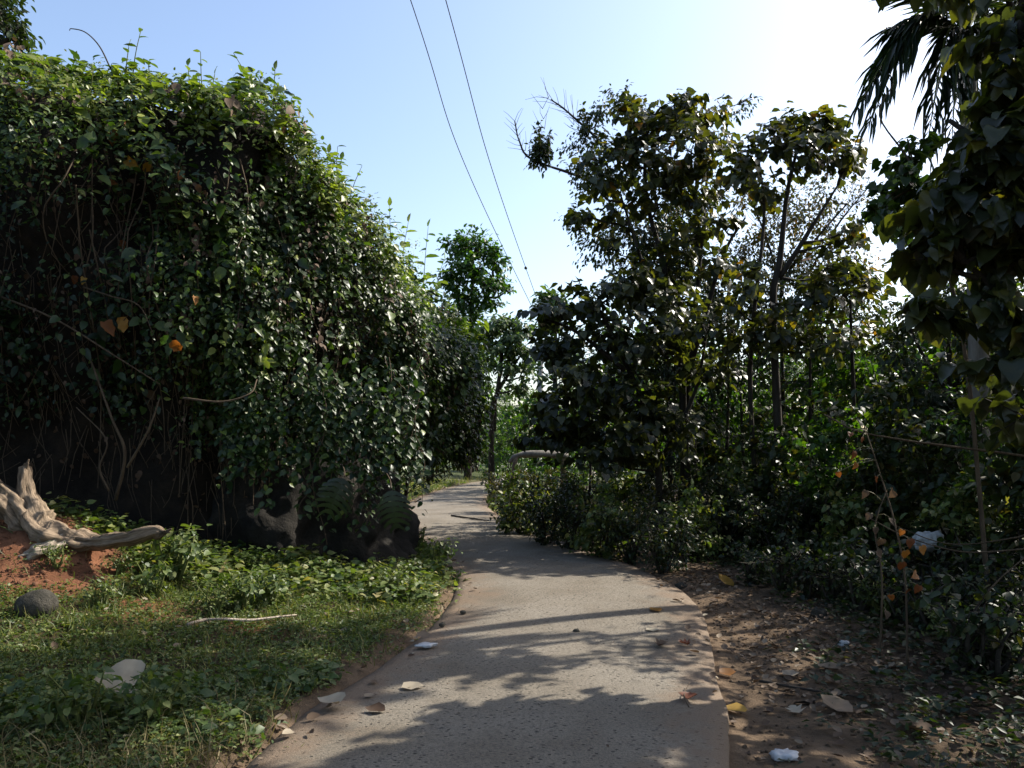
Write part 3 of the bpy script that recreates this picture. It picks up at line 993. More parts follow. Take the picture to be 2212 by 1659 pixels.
st = thing('tree_stump', at(85, 1300, 7.1), 'weathered dead tree stump with splayed broken roots on red soil', 'stump')
for nm, pts, rr, fl, mt in (
        ('trunk', [(150, 1195, 7.1), (105, 1165, 7.12), (75, 1120, 7.2), (62, 1070, 7.25), (55, 1012, 7.3)], [.16, .2, .17, .11, .06], .8, 'wood'),
        ('root', [(95, 1150, 7.2), (55, 1120, 7.2), (10, 1080, 7.15), (-70, 1030, 7.1)], [.18, .17, .14, .12], .9, 'wood'),
        ('root', [(110, 1165, 7.05), (190, 1170, 7.0), (270, 1163, 6.95), (325, 1150, 6.9), (356, 1146, 6.9)], [.17, .09, .075, .06, .02], .85, 'wood'),
        ('root', [(135, 1160, 7.0), (85, 1185, 6.9), (45, 1215, 6.85), (12, 1243, 6.8)], [.12, .15, .14, .10], .55, 'wood_pale'),
        ('root', [(110, 1185, 7.1), (80, 1250, 7.0), (62, 1310, 6.95), (45, 1370, 6.9)], [.12, .11, .12, .09], .8, 'wood'),
        ('root', [(130, 1175, 7.0), (128, 1200, 6.95), (140, 1220, 6.95)], [.09, .06, .03], .8, 'wood')):
    gr = []
    V, Fs = tube([at(*p) + rng.normal(size=3) * .015 for p in pts], np.array(rr) * .84, 26, n=16 * len(pts), rough=.4, flat=fl, seed=pts[0][0], groove=.45, grain=gr)
    add_world(nm, V, Fs, G['wood_grain' if mt == 'wood' else 'pale_grain'], st, attrs={'grain': ('POINT', 'FLOAT_COLOR', gr[0])})
# splintered ends
for pts, nn in (((12, 1243, 6.8), 5), ((356, 1148, 6.9), 4), ((55, 1012, 7.3), 3)):
    for k in range(nn):
        p = at(*pts)
        dx = {12: -28, 356: 26, 55: 2}[pts[0]]
        dy = {12: 24, 356: -5, 55: -26}[pts[0]]
        a_ = at(pts[0] - dx * .8 + rng.uniform(-6, 6), pts[1] - dy * .8 + rng.uniform(-9, 9), pts[2])
        b_ = at(pts[0] + dx * rng.uniform(.2, .7) + rng.uniform(-6, 6), pts[1] + dy * rng.uniform(.2, .7) + rng.uniform(-8, 8), pts[2] - .05)
        V, Fs = tube([a_, b_], [.03, .006], 5, n=4, rough=.3)
        add_world('splinter', V, Fs, G['wood_pale' if pts[0] == 12 else 'wood'], st)


def ground_at(px, py):
    """where the sight line through a pixel meets the ground"""
    lo, hi = .8, 60.0
    for _ in range(50):
        m_ = (lo + hi) / 2
        p = at(px, py, m_)
        if p[2] > max(gz(p[0], p[1]), (float(base_z(p[1])) + .06) if abs(p[0] - lane_x(p[1])) < lane_half(p[1]) else -9):
            lo = m_
        else:
            hi = m_
    p = at(px, py, (lo + hi) / 2)
    return p


def stick(label, pix, r, mat='wood_pale', lift=.02, name='fallen_stick', cat='stick', sides=6):
    P = [ground_at(*q) + np.array([0, 0, lift + r * .4]) for q in pix]
    c = P[0]
    V, Fs = tube(P, [r, r * .9, r * .5], sides, n=6 * len(P), rough=.25)
    o = add(name, mesh_from(name, V - c, Fs, G[mat]), None, c)
    return tag(o, label, cat)


stick('crooked pale stick lying in weeds below the red soil', [(405, 1362), (440, 1352), (480, 1350), (540, 1352), (590, 1346), (640, 1340)], .014, lift=.04)
stick('thin dark twig lying across the sunlit far stretch of lane', [(975, 1116), (1015, 1122), (1060, 1128)], .02, 'bark')
stick('thin curled twig on the concrete near the rust brown leaf', [(1488, 1535), (1478, 1510), (1490, 1480)], .004, 'vine')
stick('broken twig pieces among dry leaves at the lower verge edge', [(565, 1500), (600, 1515), (632, 1530)], .012, 'vine')
stick('long thin stick on the bare dirt among fallen leaves', [(1640, 1478), (1760, 1500), (1850, 1512)], .009, 'bark')

# split-leaf climber at the foot of the rock
mp_ = thing('monstera_plant', (-1.45, 8.7, .5), 'dark split-leaf climber hanging at the corner of the rock', 'climber')
def monstera(c, tipd, nrm, size):
    V, F_ = [], []
    y = np.linspace(.05, 1, 8)
    wd = .48 * np.sin(np.pi * np.clip(y * .82 + .13, 0, 1)) ** .7
    for sgn in (1, -1):
        for k in range(7):
            y0, y1 = y[k], y[k + 1] - .028
            w_ = (wd[k] + wd[k + 1]) / 2
            o_ = len(V)
            for f_, dd in ((0, 0), (.35, .03), (.7, .09), (1, .17)):
                g = 1 - .35 * f_ ** 2
                V.append((sgn * w_ * f_, y0 + dd + (y1 - y0) * (1 - g) * .5, .22 * w_ * f_ - .25 * y0 ** 2 - .18 * f_ * f_))
                V.append((sgn * w_ * f_, y1 + dd - (y1 - y0) * (1 - g) * .5 + (.028 if f_ == 0 else 0), .22 * w_ * f_ - .25 * y1 ** 2 - .18 * f_ * f_))
            for s_ in range(3):
                q_ = [o_ + 2 * s_, o_ + 2 * s_ + 2, o_ + 2 * s_ + 3, o_ + 2 * s_ + 1]
                F_.append(q_ if sgn > 0 else q_[::-1])
    V = np.array(V)
    X, Y, Z = frames(np.array([tipd], float), np.array([nrm], float))
    V = c + size * (V[:, :1] * X + V[:, 1:2] * Y + V[:, 2:3] * Z)
    add_world('leaf', V, np.array(F_), G['dark'], mp_, attrs={'hue': ('FACE', 'FLOAT', np.full(len(F_), .1))})
for q, tipd, nrm, s in (((745, 1030, 8.3), (-.45, -.2, -1), (.2, -1, .3), .42), ((845, 1055, 8.4), (.1, -.2, -1), (-.2, -1, .35), .42)):
    monstera(at(*q), tipd, nrm, s)
    V, Fs = tube([at(q[0], q[1], q[2]), at(q[0] - 4, q[1] - 22, q[2] + .2), at(q[0] - 30, q[1] - 60, q[2] + .7)], [.006, .008], 5, n=8)
    add_world('stem', V, Fs, G['vine'], mp_)
SHADE_TREES = ((9.4, 9.6, .95, 'shade tree standing beyond the dark bushes at the edge'), (5.9, 4.9, .68, 'shade tree beside the near dirt verge outside the view'), (7.4, 6.9, .8, 'shade tree behind the slanting bare branch outside the view'), (5.4, 7.2, .62, 'low shade tree behind the near big heart leaves'),
               (3.2, -3.5, 1.2, 'unseen tree added behind the viewer on the dirt side to block sky'), (-3.6, -2.5, 1.25, 'unseen tree added behind the viewer on the bank side to block sky'), (-.4, -8.5, 1.4, 'unseen tree added far behind the viewer to block sky'), (-6.2, 2.2, 1.15, 'unseen tree added on the bank beside the viewer to block sky'), (6.5, .2, 1.15, 'unseen tree added on the dirt side beside the viewer to block sky'))  # the trees round the viewer are unseen, added to block sky light
# ------------------------------------------------------------------ trees
HRT = (.135, HEART, 'macaranga', .55, (0, 1))
make_tree('heart_leaf_tree', 'slender tree with large heart-shaped leaves, its top crown tallest beside the lane', 'tree',
          [[(1465, 1165, 13), (1478, 1000, 13), (1470, 800, 13), (1440, 600, 13), (1395, 420, 13), (1400, 260, 13)], [(1478, 950, 13), (1500, 700, 13.1), (1520, 480, 13.2), (1530, 330, 13.2)], [(1455, 700, 13), (1400, 600, 12.8), (1340, 420, 12.8)], [(1490, 800, 13), (1560, 560, 12.6), (1610, 470, 12.5)]],
          [(1430, 215, 13, 75, 32, .5, 60), (1505, 230, 13.1, 60, 36, .5, 55), (1380, 260, 12.8, 65, 40, .5, 60), (1480, 300, 12.8, 85, 55, .6, 80), (1320, 320, 12.9, 65, 42, .5, 50), (1400, 345, 12.6, 80, 45, .6, 60), (1540, 340, 13, 45, 50, .5, 40),
           (1290, 400, 12.9, 50, 36, .4, 30), (1500, 400, 12.9, 70, 50, .6, 50), (1420, 430, 12.7, 75, 45, .6, 45), (1260, 455, 13, 38, 25, .3, 14), (1330, 470, 13, 50, 35, .4, 22), (1500, 490, 12.8, 55, 40, .5, 34), (1540, 560, 12.8, 45, 35, .4, 24), (1440, 550, 12.7, 80, 50, .6, 50), (1560, 480, 12.7, 35, 30, .4, 16)],
          HRT, .075, n_leaf=300, twigs=8)
make_tree('heart_leaf_tree', 'low spreading tree with dark heart-shaped leaves leaning over the bend of the lane', 'tree',
          [[(1420, 1175, 12.2), (1425, 1050, 12.2), (1400, 900, 12.2), (1340, 760, 12.1), (1290, 660, 12)], [(1405, 920, 12.2), (1300, 850, 11.9), (1200, 810, 11.8)], [(1425, 1000, 12.2), (1500, 850, 12.2), (1530, 700, 12.2)], [(1350, 800, 12), (1250, 720, 11.9), (1180, 690, 11.9)]],
          [(1330, 610, 12, 100, 40, .6, 65), (1250, 640, 11.9, 70, 34, .5, 48), (1185, 672, 11.9, 55, 22, .4, 34), (1420, 640, 12, 90, 50, .6, 60), (1300, 700, 11.8, 110, 50, .7, 85), (1200, 740, 11.8, 55, 40, .5, 42), (1400, 730, 11.8, 100, 55, .7, 80), (1500, 700, 12, 70, 50, .6, 46),
           (1270, 800, 11.7, 100, 55, .7, 85), (1370, 840, 11.8, 100, 60, .7, 80), (1180, 860, 11.7, 50, 36, .5, 36), (1240, 900, 11.7, 95, 45, .7, 75), (1340, 930, 11.8, 110, 50, .7, 80), (1450, 900, 12, 80, 60, .6, 55), (1170, 940, 11.8, 60, 22, .4, 34), (1520, 800, 12.2, 55, 60, .5, 36), (1290, 980, 11.6, 90, 30, .6, 50)],
          (.13, HEART, 'macaranga', .5, (0, .85)), .07, n_leaf=300, twigs=8)
make_tree('heart_leaf_tree', 'heart-leaved tree with a flat-topped crown standing between the tallest crown and the palm', 'tree',
          [[(1690, 1130, 11.76), (1680, 900, 11.76), (1670, 650, 11.76), (1685, 560, 11.76), (1700, 420, 11.76), (1720, 330, 11.76)], [(1640, 1120, 11.84), (1620, 800, 11.76), (1650, 480, 11.68), (1640, 350, 11.76)], [(1685, 600, 11.76), (1760, 480, 11.59), (1810, 400, 11.51)]],
          [(1720, 260, 11.76, 70, 26, .5, 45), (1790, 275, 11.59, 55, 34, .5, 40), (1660, 300, 11.76, 60, 36, .5, 45), (1740, 320, 11.51, 70, 36, .6, 50), (1600, 345, 11.76, 55, 40, .5, 36), (1810, 335, 11.51, 38, 36, .4, 24), (1845, 330, 11.51, 22, 24, .3, 11), (1640, 390, 11.59, 55, 40, .5, 30), (1840, 505, 11.42, 30, 25, .3, 11.76), (1860, 480, 11.42, 20, 15, .3, 8),
           (1800, 560, 11.51, 60, 40, .5, 40), (1760, 620, 11.42, 70, 40, .6, 44), (1640, 600, 11.59, 50, 45, .5, 26), (1840, 620, 11.42, 55, 45, .5, 36), (1690, 690, 11.42, 80, 50, .6, 50), (1600, 720, 11.42, 60, 50, .5, 36), (1800, 720, 11.34, 80, 50, .6, 46), (1590, 650, 11.59, 25, 40, .3, 11.76)],
          (.125, HEART, 'macaranga', .55, (.1, 1)), .07, n_leaf=280, twigs=8)
make_tree('heart_leaf_tree', 'near tree with very big drooping heart-shaped leaves in front of the palm', 'tree',
          [[(2420, 1480, 5.2), (2390, 1100, 5.3), (2330, 700, 5.4), (2250, 400, 5.4), (2210, 60, 5.4), (2230, -250, 5.4)], [(2350, 800, 5.4), (2180, 650, 5.5), (2080, 560, 5.5)], [(2270, 450, 5.4), (2150, 330, 5.5), (2050, 260, 5.6)], [(2360, 700, 5.3), (2500, 300, 5.2), (2600, 0, 5)]],
          [(2180, 60, 5.5, 60, 70, .35, 30), (2165, 160, 5.6, 40, 50, .35, 18), (2210, 190, 5.4, 60, 70, .4, 30), (2135, 290, 5.6, 55, 50, .4, 26), (2170, 310, 5.4, 90, 65, .45, 44), (2085, 375, 5.6, 60, 45, .4, 28), (2020, 440, 5.7, 50, 40, .35, 22), (2110, 420, 5.5, 90, 60, .45, 40), (2190, 460, 5.4, 70, 60, .4, 34), (2050, 500, 5.6, 70, 50, .4, 26), (1990, 540, 5.7, 40, 35, .3, 12),
           (2150, 560, 5.5, 70, 45, .4, 22), (2090, 640, 5.5, 90, 40, .4, 26), (1985, 680, 5.6, 55, 28, .3, 12), (2180, 680, 5.4, 60, 40, .35, 18), (2140, 780, 5.5, 60, 40, .4, 13), (2190, 870, 5.4, 50, 50, .35, 11),
           (2300, 100, 5.3, 100, 110, .6, 50), (2330, 330, 5.2, 110, 110, .6, 50), (2420, 560, 5.1, 120, 110, .6, 45), (2480, 250, 5, 130, 130, .7, 55), (2620, 30, 5, 140, 130, .7, 55), (2300, -180, 5.4, 150, 110, .7, 60), (2500, -250, 5.2, 160, 120, .8, 60), (2060, -230, 6.2, 110, 90, .7, 70), (1960, -380, 6.2, 130, 100, .7, 70), (2120, -330, 6.2, 140, 110, .7, 70), (2000, -460, 6.3, 150, 110, .7, 60)],  # last clumps sit above the frame, added to shade the near verge
          (.14, HEART, 'macaranga', .75, (0, .93)), .07, n_leaf=300, twigs=7, hi=HEART_BENT)
make_tree('small_leaf_tree', 'fine-leaved dark tree with bare twiggy branches reaching over the lane against the sky', 'tree',
          [[(1500, 1150, 14.4), (1495, 900, 14.4), (1460, 650, 14.4), (1420, 450, 14.3), (1380, 260, 14.3), (1350, 190, 14.3)], [(1470, 500, 14.3), (1390, 470, 14.2), (1270, 390, 14.1), (1150, 345, 14), (1122, 305, 14), (1112, 262, 14)], [(1440, 480, 14.3), (1330, 340, 14.2), (1230, 245, 14.1), (1190, 215, 14)]],
          [(1345, 210, 14.2, 40, 40, .4, 187), (1300, 230, 14.2, 50, 35, .4, 153), (1270, 300, 14.1, 60, 40, .4, 323), (1330, 390, 14.1, 80, 60, .6, 816), (1250, 370, 14.1, 50, 40, .4, 289), (1400, 480, 14.1, 110, 80, .8, 1360), (1480, 400, 14.2, 70, 70, .6, 714), (1300, 520, 14.1, 60, 50, .5, 561), (1240, 480, 14, 35, 45, .35, 187), (1470, 600, 14.1, 90, 70, .7, 884), (1360, 600, 14.1, 80, 50, .6, 714), (1560, 620, 14.1, 60, 60, .6, 510), (1540, 420, 14.3, 50, 60, .5, 340), (1590, 240, 14.2, 30, 14, .2, 68), (1620, 215, 14.2, 25, 12, .2, 44), (1570, 290, 14.2, 30, 40, .3, 136),
           (1172, 300, 14, 22, 50, .15, 340), (1165, 330, 14, 26, 36, .15, 255), (1262, 260, 14.1, 20, 36, .15, 187)],
          (.085, OVAL, 'fine', .7, (0, 1)), .055, twigs=12)
make_tree('small_leaf_tree', 'thin twiggy tree with sparse reddish leaves against the white sky left of the palm', 'tree',
          [[(1700, 1130, 15.2), (1690, 800, 15.2), (1690, 620, 15.2), (1760, 520, 15.1), (1830, 440, 15)], [(1690, 640, 15.2), (1690, 480, 15.2), (1720, 400, 15.2)], [(1690, 620, 15.2), (1650, 500, 15.2), (1620, 430, 15.2)], [(1700, 680, 15.2), (1800, 500, 15), (1880, 400, 15)]],
          [(1720, 460, 15.2, 90, 70, .8, 1193), (1800, 480, 15.1, 70, 70, .7, 642), (1640, 500, 15.2, 70, 80, .7, 963), (1780, 400, 15.1, 60, 50, .6, 436), (1850, 420, 15, 40, 50, .5, 206), (1620, 420, 15.2, 50, 50, .5, 504), (1700, 560, 15.1, 90, 50, .8, 1055), (1790, 580, 15, 70, 50, .7, 688), (1590, 560, 15.2, 50, 70, .6, 642), (1860, 560, 15, 50, 40, .5, 298)],
          (.075, OVAL, 'olive', .5, (.2, 1)), .045, twigs=14)
make_tree('small_leaf_tree', 'dense dark fine-leaved tree filling the middle between the tallest crown and the ground', 'tree',
          [[(1450, 1150, 13.9), (1445, 900, 13.9), (1440, 700, 13.9), (1450, 520, 13.9)], [(1445, 850, 13.9), (1520, 720, 13.8), (1560, 640, 13.8)], [(1445, 900, 13.9), (1370, 800, 13.8), (1330, 720, 13.8)]],
          [(1440, 520, 13.9, 90, 60, .7, 700), (1500, 580, 13.8, 80, 60, .7, 700), (1400, 620, 13.8, 90, 60, .7, 700), (1480, 680, 13.8, 100, 60, .8, 800), (1370, 720, 13.7, 90, 60, .7, 700), (1560, 700, 13.8, 60, 60, .7, 500), (1450, 780, 13.7, 110, 60, .8, 800), (1340, 820, 13.7, 80, 60, .7, 600), (1540, 800, 13.7, 70, 60, .7, 550), (1440, 880, 13.7, 110, 60, .8, 700), (1330, 920, 13.7, 80, 50, .7, 500), (1520, 900, 13.7, 80, 60, .7, 550), (1440, 980, 13.6, 110, 50, .8, 500)],
          (.09, OVAL, 'fine', .6, (0, 1)), .05, twigs=14)
make_tree('small_leaf_tree', 'dense fine-leaved tree low behind the flat-topped crown and the twiggy tree', 'tree',
          [[(1760, 1140, 14.6), (1755, 900, 14.6), (1750, 740, 14.6), (1760, 640, 14.6)], [(1755, 800, 14.6), (1680, 700, 14.5), (1640, 640, 14.5)], [(1755, 780, 14.6), (1840, 680, 14.5), (1880, 630, 14.5)]],
          [(1760, 600, 14.6, 80, 50, .7, 520), (1680, 640, 14.5, 80, 50, .7, 560), (1850, 620, 14.5, 70, 50, .7, 460), (1620, 680, 14.5, 60, 50, .7, 420), (1760, 680, 14.5, 100, 50, .8, 700), (1890, 680, 14.5, 70, 50, .7, 500), (1680, 740, 14.4, 90, 50, .8, 600), (1820, 750, 14.4, 100, 50, .8, 650), (1930, 740, 14.4, 70, 50, .7, 450), (1610, 780, 14.4, 60, 50, .6, 400), (1740, 820, 14.4, 100, 50, .8, 560), (1870, 830, 14.3, 100, 50, .8, 560)],
          (.09, OVAL, 'fine', .6, (.1, 1)), .05, twigs=14)
make_tree('small_leaf_tree', 'dark fine-leaved tree massed behind the near heart leaves and the palm trunk', 'tree',
          [[(2060, 1170, 10.4), (2055, 950, 10.4), (2050, 780, 10.4), (2050, 660, 10.4)], [(2055, 860, 10.4), (1990, 760, 10.3), (1960, 690, 10.3)], [(2055, 840, 10.4), (2140, 740, 10.3), (2180, 660, 10.3)]],
          [(2050, 620, 10.4, 80, 50, .6, 500), (1970, 680, 10.3, 70, 50, .6, 460), (2140, 640, 10.3, 80, 50, .6, 500), (2060, 700, 10.3, 100, 50, .6, 650), (1930, 750, 10.3, 70, 50, .6, 430), (2180, 730, 10.2, 70, 60, .6, 430), (2090, 790, 10.2, 110, 50, .7, 650), (1990, 820, 10.2, 90, 50, .6, 520), (2180, 840, 10.2, 80, 60, .6, 480), (2060, 880, 10.1, 110, 50, .7, 560), (1960, 900, 10.1, 80, 50, .6, 430), (2170, 950, 10.1, 80, 60, .6, 430)],
          (.085, OVAL, 'fine', .6, (0, .95)), .05, twigs=14)
make_tree('round_crown_tree', 'far tree with a dense round green crown rising behind the end of the creeper wall', 'tree',
          [[(1010, 1040, 37.80), (1015, 900, 37.80), (1018, 750, 37.80), (1020, 640, 37.80), (1022, 560, 37.80)], [(1018, 720, 37.80), (985, 640, 37.80), (975, 580, 37.80)], [(1019, 700, 37.80), (1060, 620, 37.80), (1065, 560, 37.80)]],
          [(985, 525, 37.80, 34, 36.40, .9, 420), (1030, 520, 37.52, 40, 36.40, .9, 480), (1070, 555, 37.52, 32, 30, .9, 420), (1000, 570, 36.96, 48, 36, 1.0, 560), (1050, 600, 36.96, 48, 36, 1.0, 560), (975, 610, 37.24, 34, 30, .8, 330), (1010, 640, 37.10, 48, 30, .9, 420), (1085, 610, 37.52, 22, 18, .5, 90), (1060, 650, 37.24, 34, 18, .6, 160), (1100, 625, 37.24, 16, 8, .3, 24), (1000, 700, 37.10, 45, 36, .9, 380), (985, 770, 36.96, 40, 40, .8, 320), (1000, 850, 36.68, 40, 40, .8, 260), (1020, 700, 36.8, 60, 40, 1.2, 420), (1045, 760, 36.5, 45, 45, 1.0, 320), (960, 700, 36.8, 50, 50, 1.0, 380), (1030, 840, 36.3, 45, 45, 1.0, 280), (1010, 920, 36.2, 50, 40, 1.0, 280)],
          (.21, BROAD, 'bright', .35, (0, .8)), .2, twigs=22)
make_tree('leaning_tree', 'leaning grey-trunked tree with brownish olive leaves in the gap at the end of the lane', 'tree',
          [[(1062, 985, 26), (1062, 900, 24.6), (1075, 845, 24), (1082, 780, 24), (1090, 720, 24)], [(1078, 840, 24), (1110, 790, 23.9), (1130, 760, 23.8)], [(1068, 930, 25), (1072, 850, 24.4), (1086, 800, 24.4)]],
          [(1075, 700, 24, 45, 28, .8, 440), (1040, 730, 24, 38, 30, .8, 330), (1110, 715, 23.8, 40, 28, .8, 352), (1080, 750, 23.8, 48, 26, .9, 440), (1125, 760, 23.8, 34, 26, .7, 264), (1050, 775, 24, 36, 22, .7, 198), (1100, 790, 23.6, 40, 22, .7, 198), (1140, 800, 23.6, 30, 24, .6, 154), (1120, 830, 23.6, 34, 20, .6, 132), (1130, 700, 23.8, 26, 24, .6, 154)],
          (.15, BROAD, 'far', .4, (0, 1)), .11, 'bark', twigs=10)
make_tree('slender_tree', 'straight thin trunk with small dark leaves beside the utility pole', 'tree',
          [[(1198, 1000, 26), (1199, 850, 26), (1200, 720, 26), (1202, 640, 26)]],
          [(1200, 650, 26, 34, 26, .7, 150), (1190, 700, 26, 40, 30, .7, 160), (1215, 740, 26, 34, 30, .7, 130), (1185, 640, 26, 26, 24, .5, 90), (1180, 800, 25.8, 26, 30, .5, 60), (1210, 830, 25.8, 26, 30, .5, 60)],
          (.22, BROAD, 'far', .4, (0, .9)), .11, twigs=9)
make_tree('brow_tree', 'dark tree crown showing above the creepers at the upper corner of the bank', 'tree',
          [[(-60, 700, 12), (-50, 300, 12), (-20, 120, 12), (0, 20, 12)]],
          [(15, 30, 12, 50, 36, .6, 420), (-30, 60, 12, 60, 50, .7, 500), (30, 65, 11.8, 28, 24, .4, 170), (-40, -30, 12, 70, 50, .8, 500), (50, 50, 11.9, 14, 14, .2, 50)],
          (.10, OVAL, 'fine', .6, (0, .8)), .10, twigs=12)
make_tree('overhanging_shrub', 'dark leafy shrub at the end of the creeper wall hanging out over the lane', 'shrub',
          [[(868, 1110, 14.8), (885, 1000, 14.7), (905, 880, 14.8), (930, 760, 14.9)], [(892, 980, 14.7), (960, 930, 14.4), (1010, 930, 14.3)], [(905, 880, 14.8), (970, 820, 14.8), (1000, 770, 14.8)]],
          [(835, 560, 13.4, 45, 45, .5, 300), (890, 610, 13.5, 50, 42, .5, 330), (940, 665, 13.5, 50, 42, .5, 330), (985, 725, 13.6, 42, 48, .5, 300), (1005, 800, 13.6, 36, 50, .5, 260), (1015, 880, 13.6, 30, 45, .4, 190), (900, 720, 13.3, 60, 60, .6, 380), (950, 800, 13.4, 60, 60, .6, 380), (880, 830, 13.2, 50, 60, .5, 300), (930, 680, 15.4, 50, 40, .6, 210), (900, 740, 15, 60, 50, .7, 260), (975, 740, 15.2, 45, 45, .6, 220), (950, 810, 14.8, 60, 45, .7, 280), (1000, 820, 14.8, 32, 40, .5, 150), (890, 840, 14.6, 60, 50, .7, 260), (970, 890, 14.5, 60, 40, .6, 260), (900, 930, 14.4, 60, 40, .6, 240), (1010, 930, 14.4, 40, 28, .5, 160), (960, 960, 14.3, 60, 28, .6, 210), (1040, 950, 14.4, 24, 18, .3, 60)],
          (.115, BROAD, 'creeper', .65, (0, .95)), .045, twigs=12, n_leaf=120)
make_tree('climbing_vine', 'bright roundish-leaved vine hanging under the palm fronds before the white sky', 'vine',
          [[(2140, 1050, 7.0), (2090, 800, 7.1), (2040, 560, 7.2), (1990, 420, 7.2), (1960, 300, 7.2)], [(1990, 400, 7.2), (1930, 430, 7.2), (1900, 480, 7.2)], [(2000, 420, 7.2), (1960, 340, 7.2), (1900, 250, 7.3), (1930, 180, 7.3)]],
          [(1990, 310, 7.2, 34, 30, .3, 26), (1955, 350, 7.2, 38, 30, .3, 34), (1930, 400, 7.2, 36, 34, .3, 34), (1905, 440, 7.2, 22, 30, .25, 24), (1965, 440, 7.1, 45, 40, .35, 44), (2020, 390, 7.1, 40, 34, .3, 30), (1930, 490, 7.1, 30, 20, .25, 18), (2010, 480, 7, 45, 30, .3, 28)],
          (.085, HEART, 'creeper', .6, (.1, .8)), .022, 'vine', n_leaf=120, twigs=7)

make_tree('heart_leaf_tree', 'tall slim tree added past the frame edge, its unseen crown shading the near verge', 'tree',  # added for its shadow, the crown kept out of view above the frame
          [[(2262, 1190, 8.6), (2255, 800, 8.5), (2235, 400, 8.4), (2215, 0, 8.3), (2205, -200, 8.2)], [(2225, 100, 8.3), (2150, -60, 8.1), (2110, -150, 8)], [(2215, 0, 8.3), (2290, -120, 8.4), (2330, -200, 8.4)]],
          [(2110, -150, 7.9, 95, 80, .6, 45), (2205, -190, 8.2, 100, 80, .7, 50), (2300, -160, 8.5, 100, 80, .7, 45), (2150, -270, 8.2, 110, 80, .7, 50), (2260, -290, 8.5, 110, 80, .7, 50), (2060, -230, 7.7, 90, 80, .6, 45), (2380, -240, 8.6, 100, 80, .7, 45), (2200, -380, 8.3, 130, 80, .8, 50), (2080, -330, 7.9, 100, 80, .7, 45)],
          (.18, HEART, 'macaranga', .6, (0, .9)), .06, twigs=7)

# bare twigs of the reaching branches
root = [o for o in bpy.data.objects if o.name.startswith('small_leaf_tree')][0]
S0, S1 = [], []
def fan(line, n, ln, spread):
    C = catmull([at(*q) for q in line], n)
    T = unit(np.gradient(C, axis=0))
    for k in range(n):
        for s in (-1, 1):
            d_ = unit(T[k] + s * np.array([T[k][2], rng.uniform(-.5, .5), -T[k][0]]) * spread + rng.normal(size=3) * .25 + [0, 0, .35])
            S0.append(C[k]); S1.append(C[k] + d_ * ln * rng.uniform(.4, 1.1))
fan([(1150, 345, 14), (1122, 305, 14), (1112, 262, 14)], 9, .32, .9)
fan([(1270, 290, 14.1), (1230, 245, 14.1), (1185, 212, 14)], 9, .45, .8)
fan([(1180, 350, 14), (1178, 300, 14), (1172, 235, 14)], 7, .4, .7)
fan([(1290, 330, 14.1), (1240, 270, 14.1)], 6, .5, .7)
fan([(1690, 640, 15.2), (1760, 540, 15.1), (1830, 440, 15)], 16, .7, .7)
fan([(1690, 640, 15.2), (1650, 520, 15.2), (1620, 430, 15.2)], 12, .7, .6)
fan([(1700, 680, 15.2), (1800, 500, 15), (1880, 400, 15)], 16, .7, .7)
S0, S1 = np.array(S0), np.array(S1)
V, Fq = twigs_mesh(S0, S1, .006, .002)
tag(add_world('bare_twig_sprays', V, Fq, G['bark'], root), kind='stuff')


# ------------------------------------------------------------------ palms
def palm(label, base, crown, r, fronds, lmax, rings=True, hue=(0, .8), group=None):
    b0 = at(*base); b0[2] = gz(b0[0], b0[1]) - .05
    c = at(*crown)
    t_ = thing('palm_tree', b0, label, 'palm', group)
    V, Fs = tube([b0, (b0 + c) / 2 + np.array([.05, 0, 0]), c], [r * 1.15, r, r * .85], 12, n=40, rough=.05)
    if rings:
        for k in range(40):
            V[k * 12:(k + 1) * 12, :2] = (V[k * 12:(k + 1) * 12, :2] - V[k * 12:(k + 1) * 12, :2].mean(0)) * (1 + .05 * (k % 2)) + V[k * 12:(k + 1) * 12, :2].mean(0)
    add_world('trunk', V, Fs, G['bark_grey'], t_)
    for tip, sag in fronds:
        e = at(*tip)
        L_ = np.linalg.norm(e - c)
        mid = (c + e) / 2 + np.array([0, 0, sag * L_])
        C = catmull([c, mid, e], 26)
        V, Fs = tube([c, mid, e], [.022, .014, .004], 5, n=14)
        fr = add_world('frond', V, Fs, G['greenstem'], t_)
        T = unit(np.gradient(C, axis=0))
        C = catmull([c, mid, e], 44)
        T = unit(np.gradient(C, axis=0))
        K = np.repeat(np.arange(6, 44), 2)
        n = len(K)
        side = unit(np.cross(T[K], [0, 0, 1.0]))
        s = np.tile([1, -1], n // 2)[:, None]
        Y = side * s * rng.uniform(.5, .95, (n, 1)) + T[K] * 1.0 + np.array([0, 0, -1]) * rng.uniform(.05, .5, (n, 1)) + rng.normal(size=(n, 3)) * .12
        P = C[K] + T[K] * rng.uniform(-.03, .03, (n, 1))
        ln = lmax * np.sin(np.pi * np.clip((K - 1) / 46, 0.15, .80)) * rng.uniform(.75, 1.1, n)
        Z = np.array([0, 0, 1.0]) + side * s * .5
        tv = LANCE[0].copy(); tv[:, 0] *= .42
        leaf_stuff('leaflets', (P, Y, Z, ln, rng.uniform(*hue, n)), (tv, LANCE[1]), G['palm'], fr)
    return t_


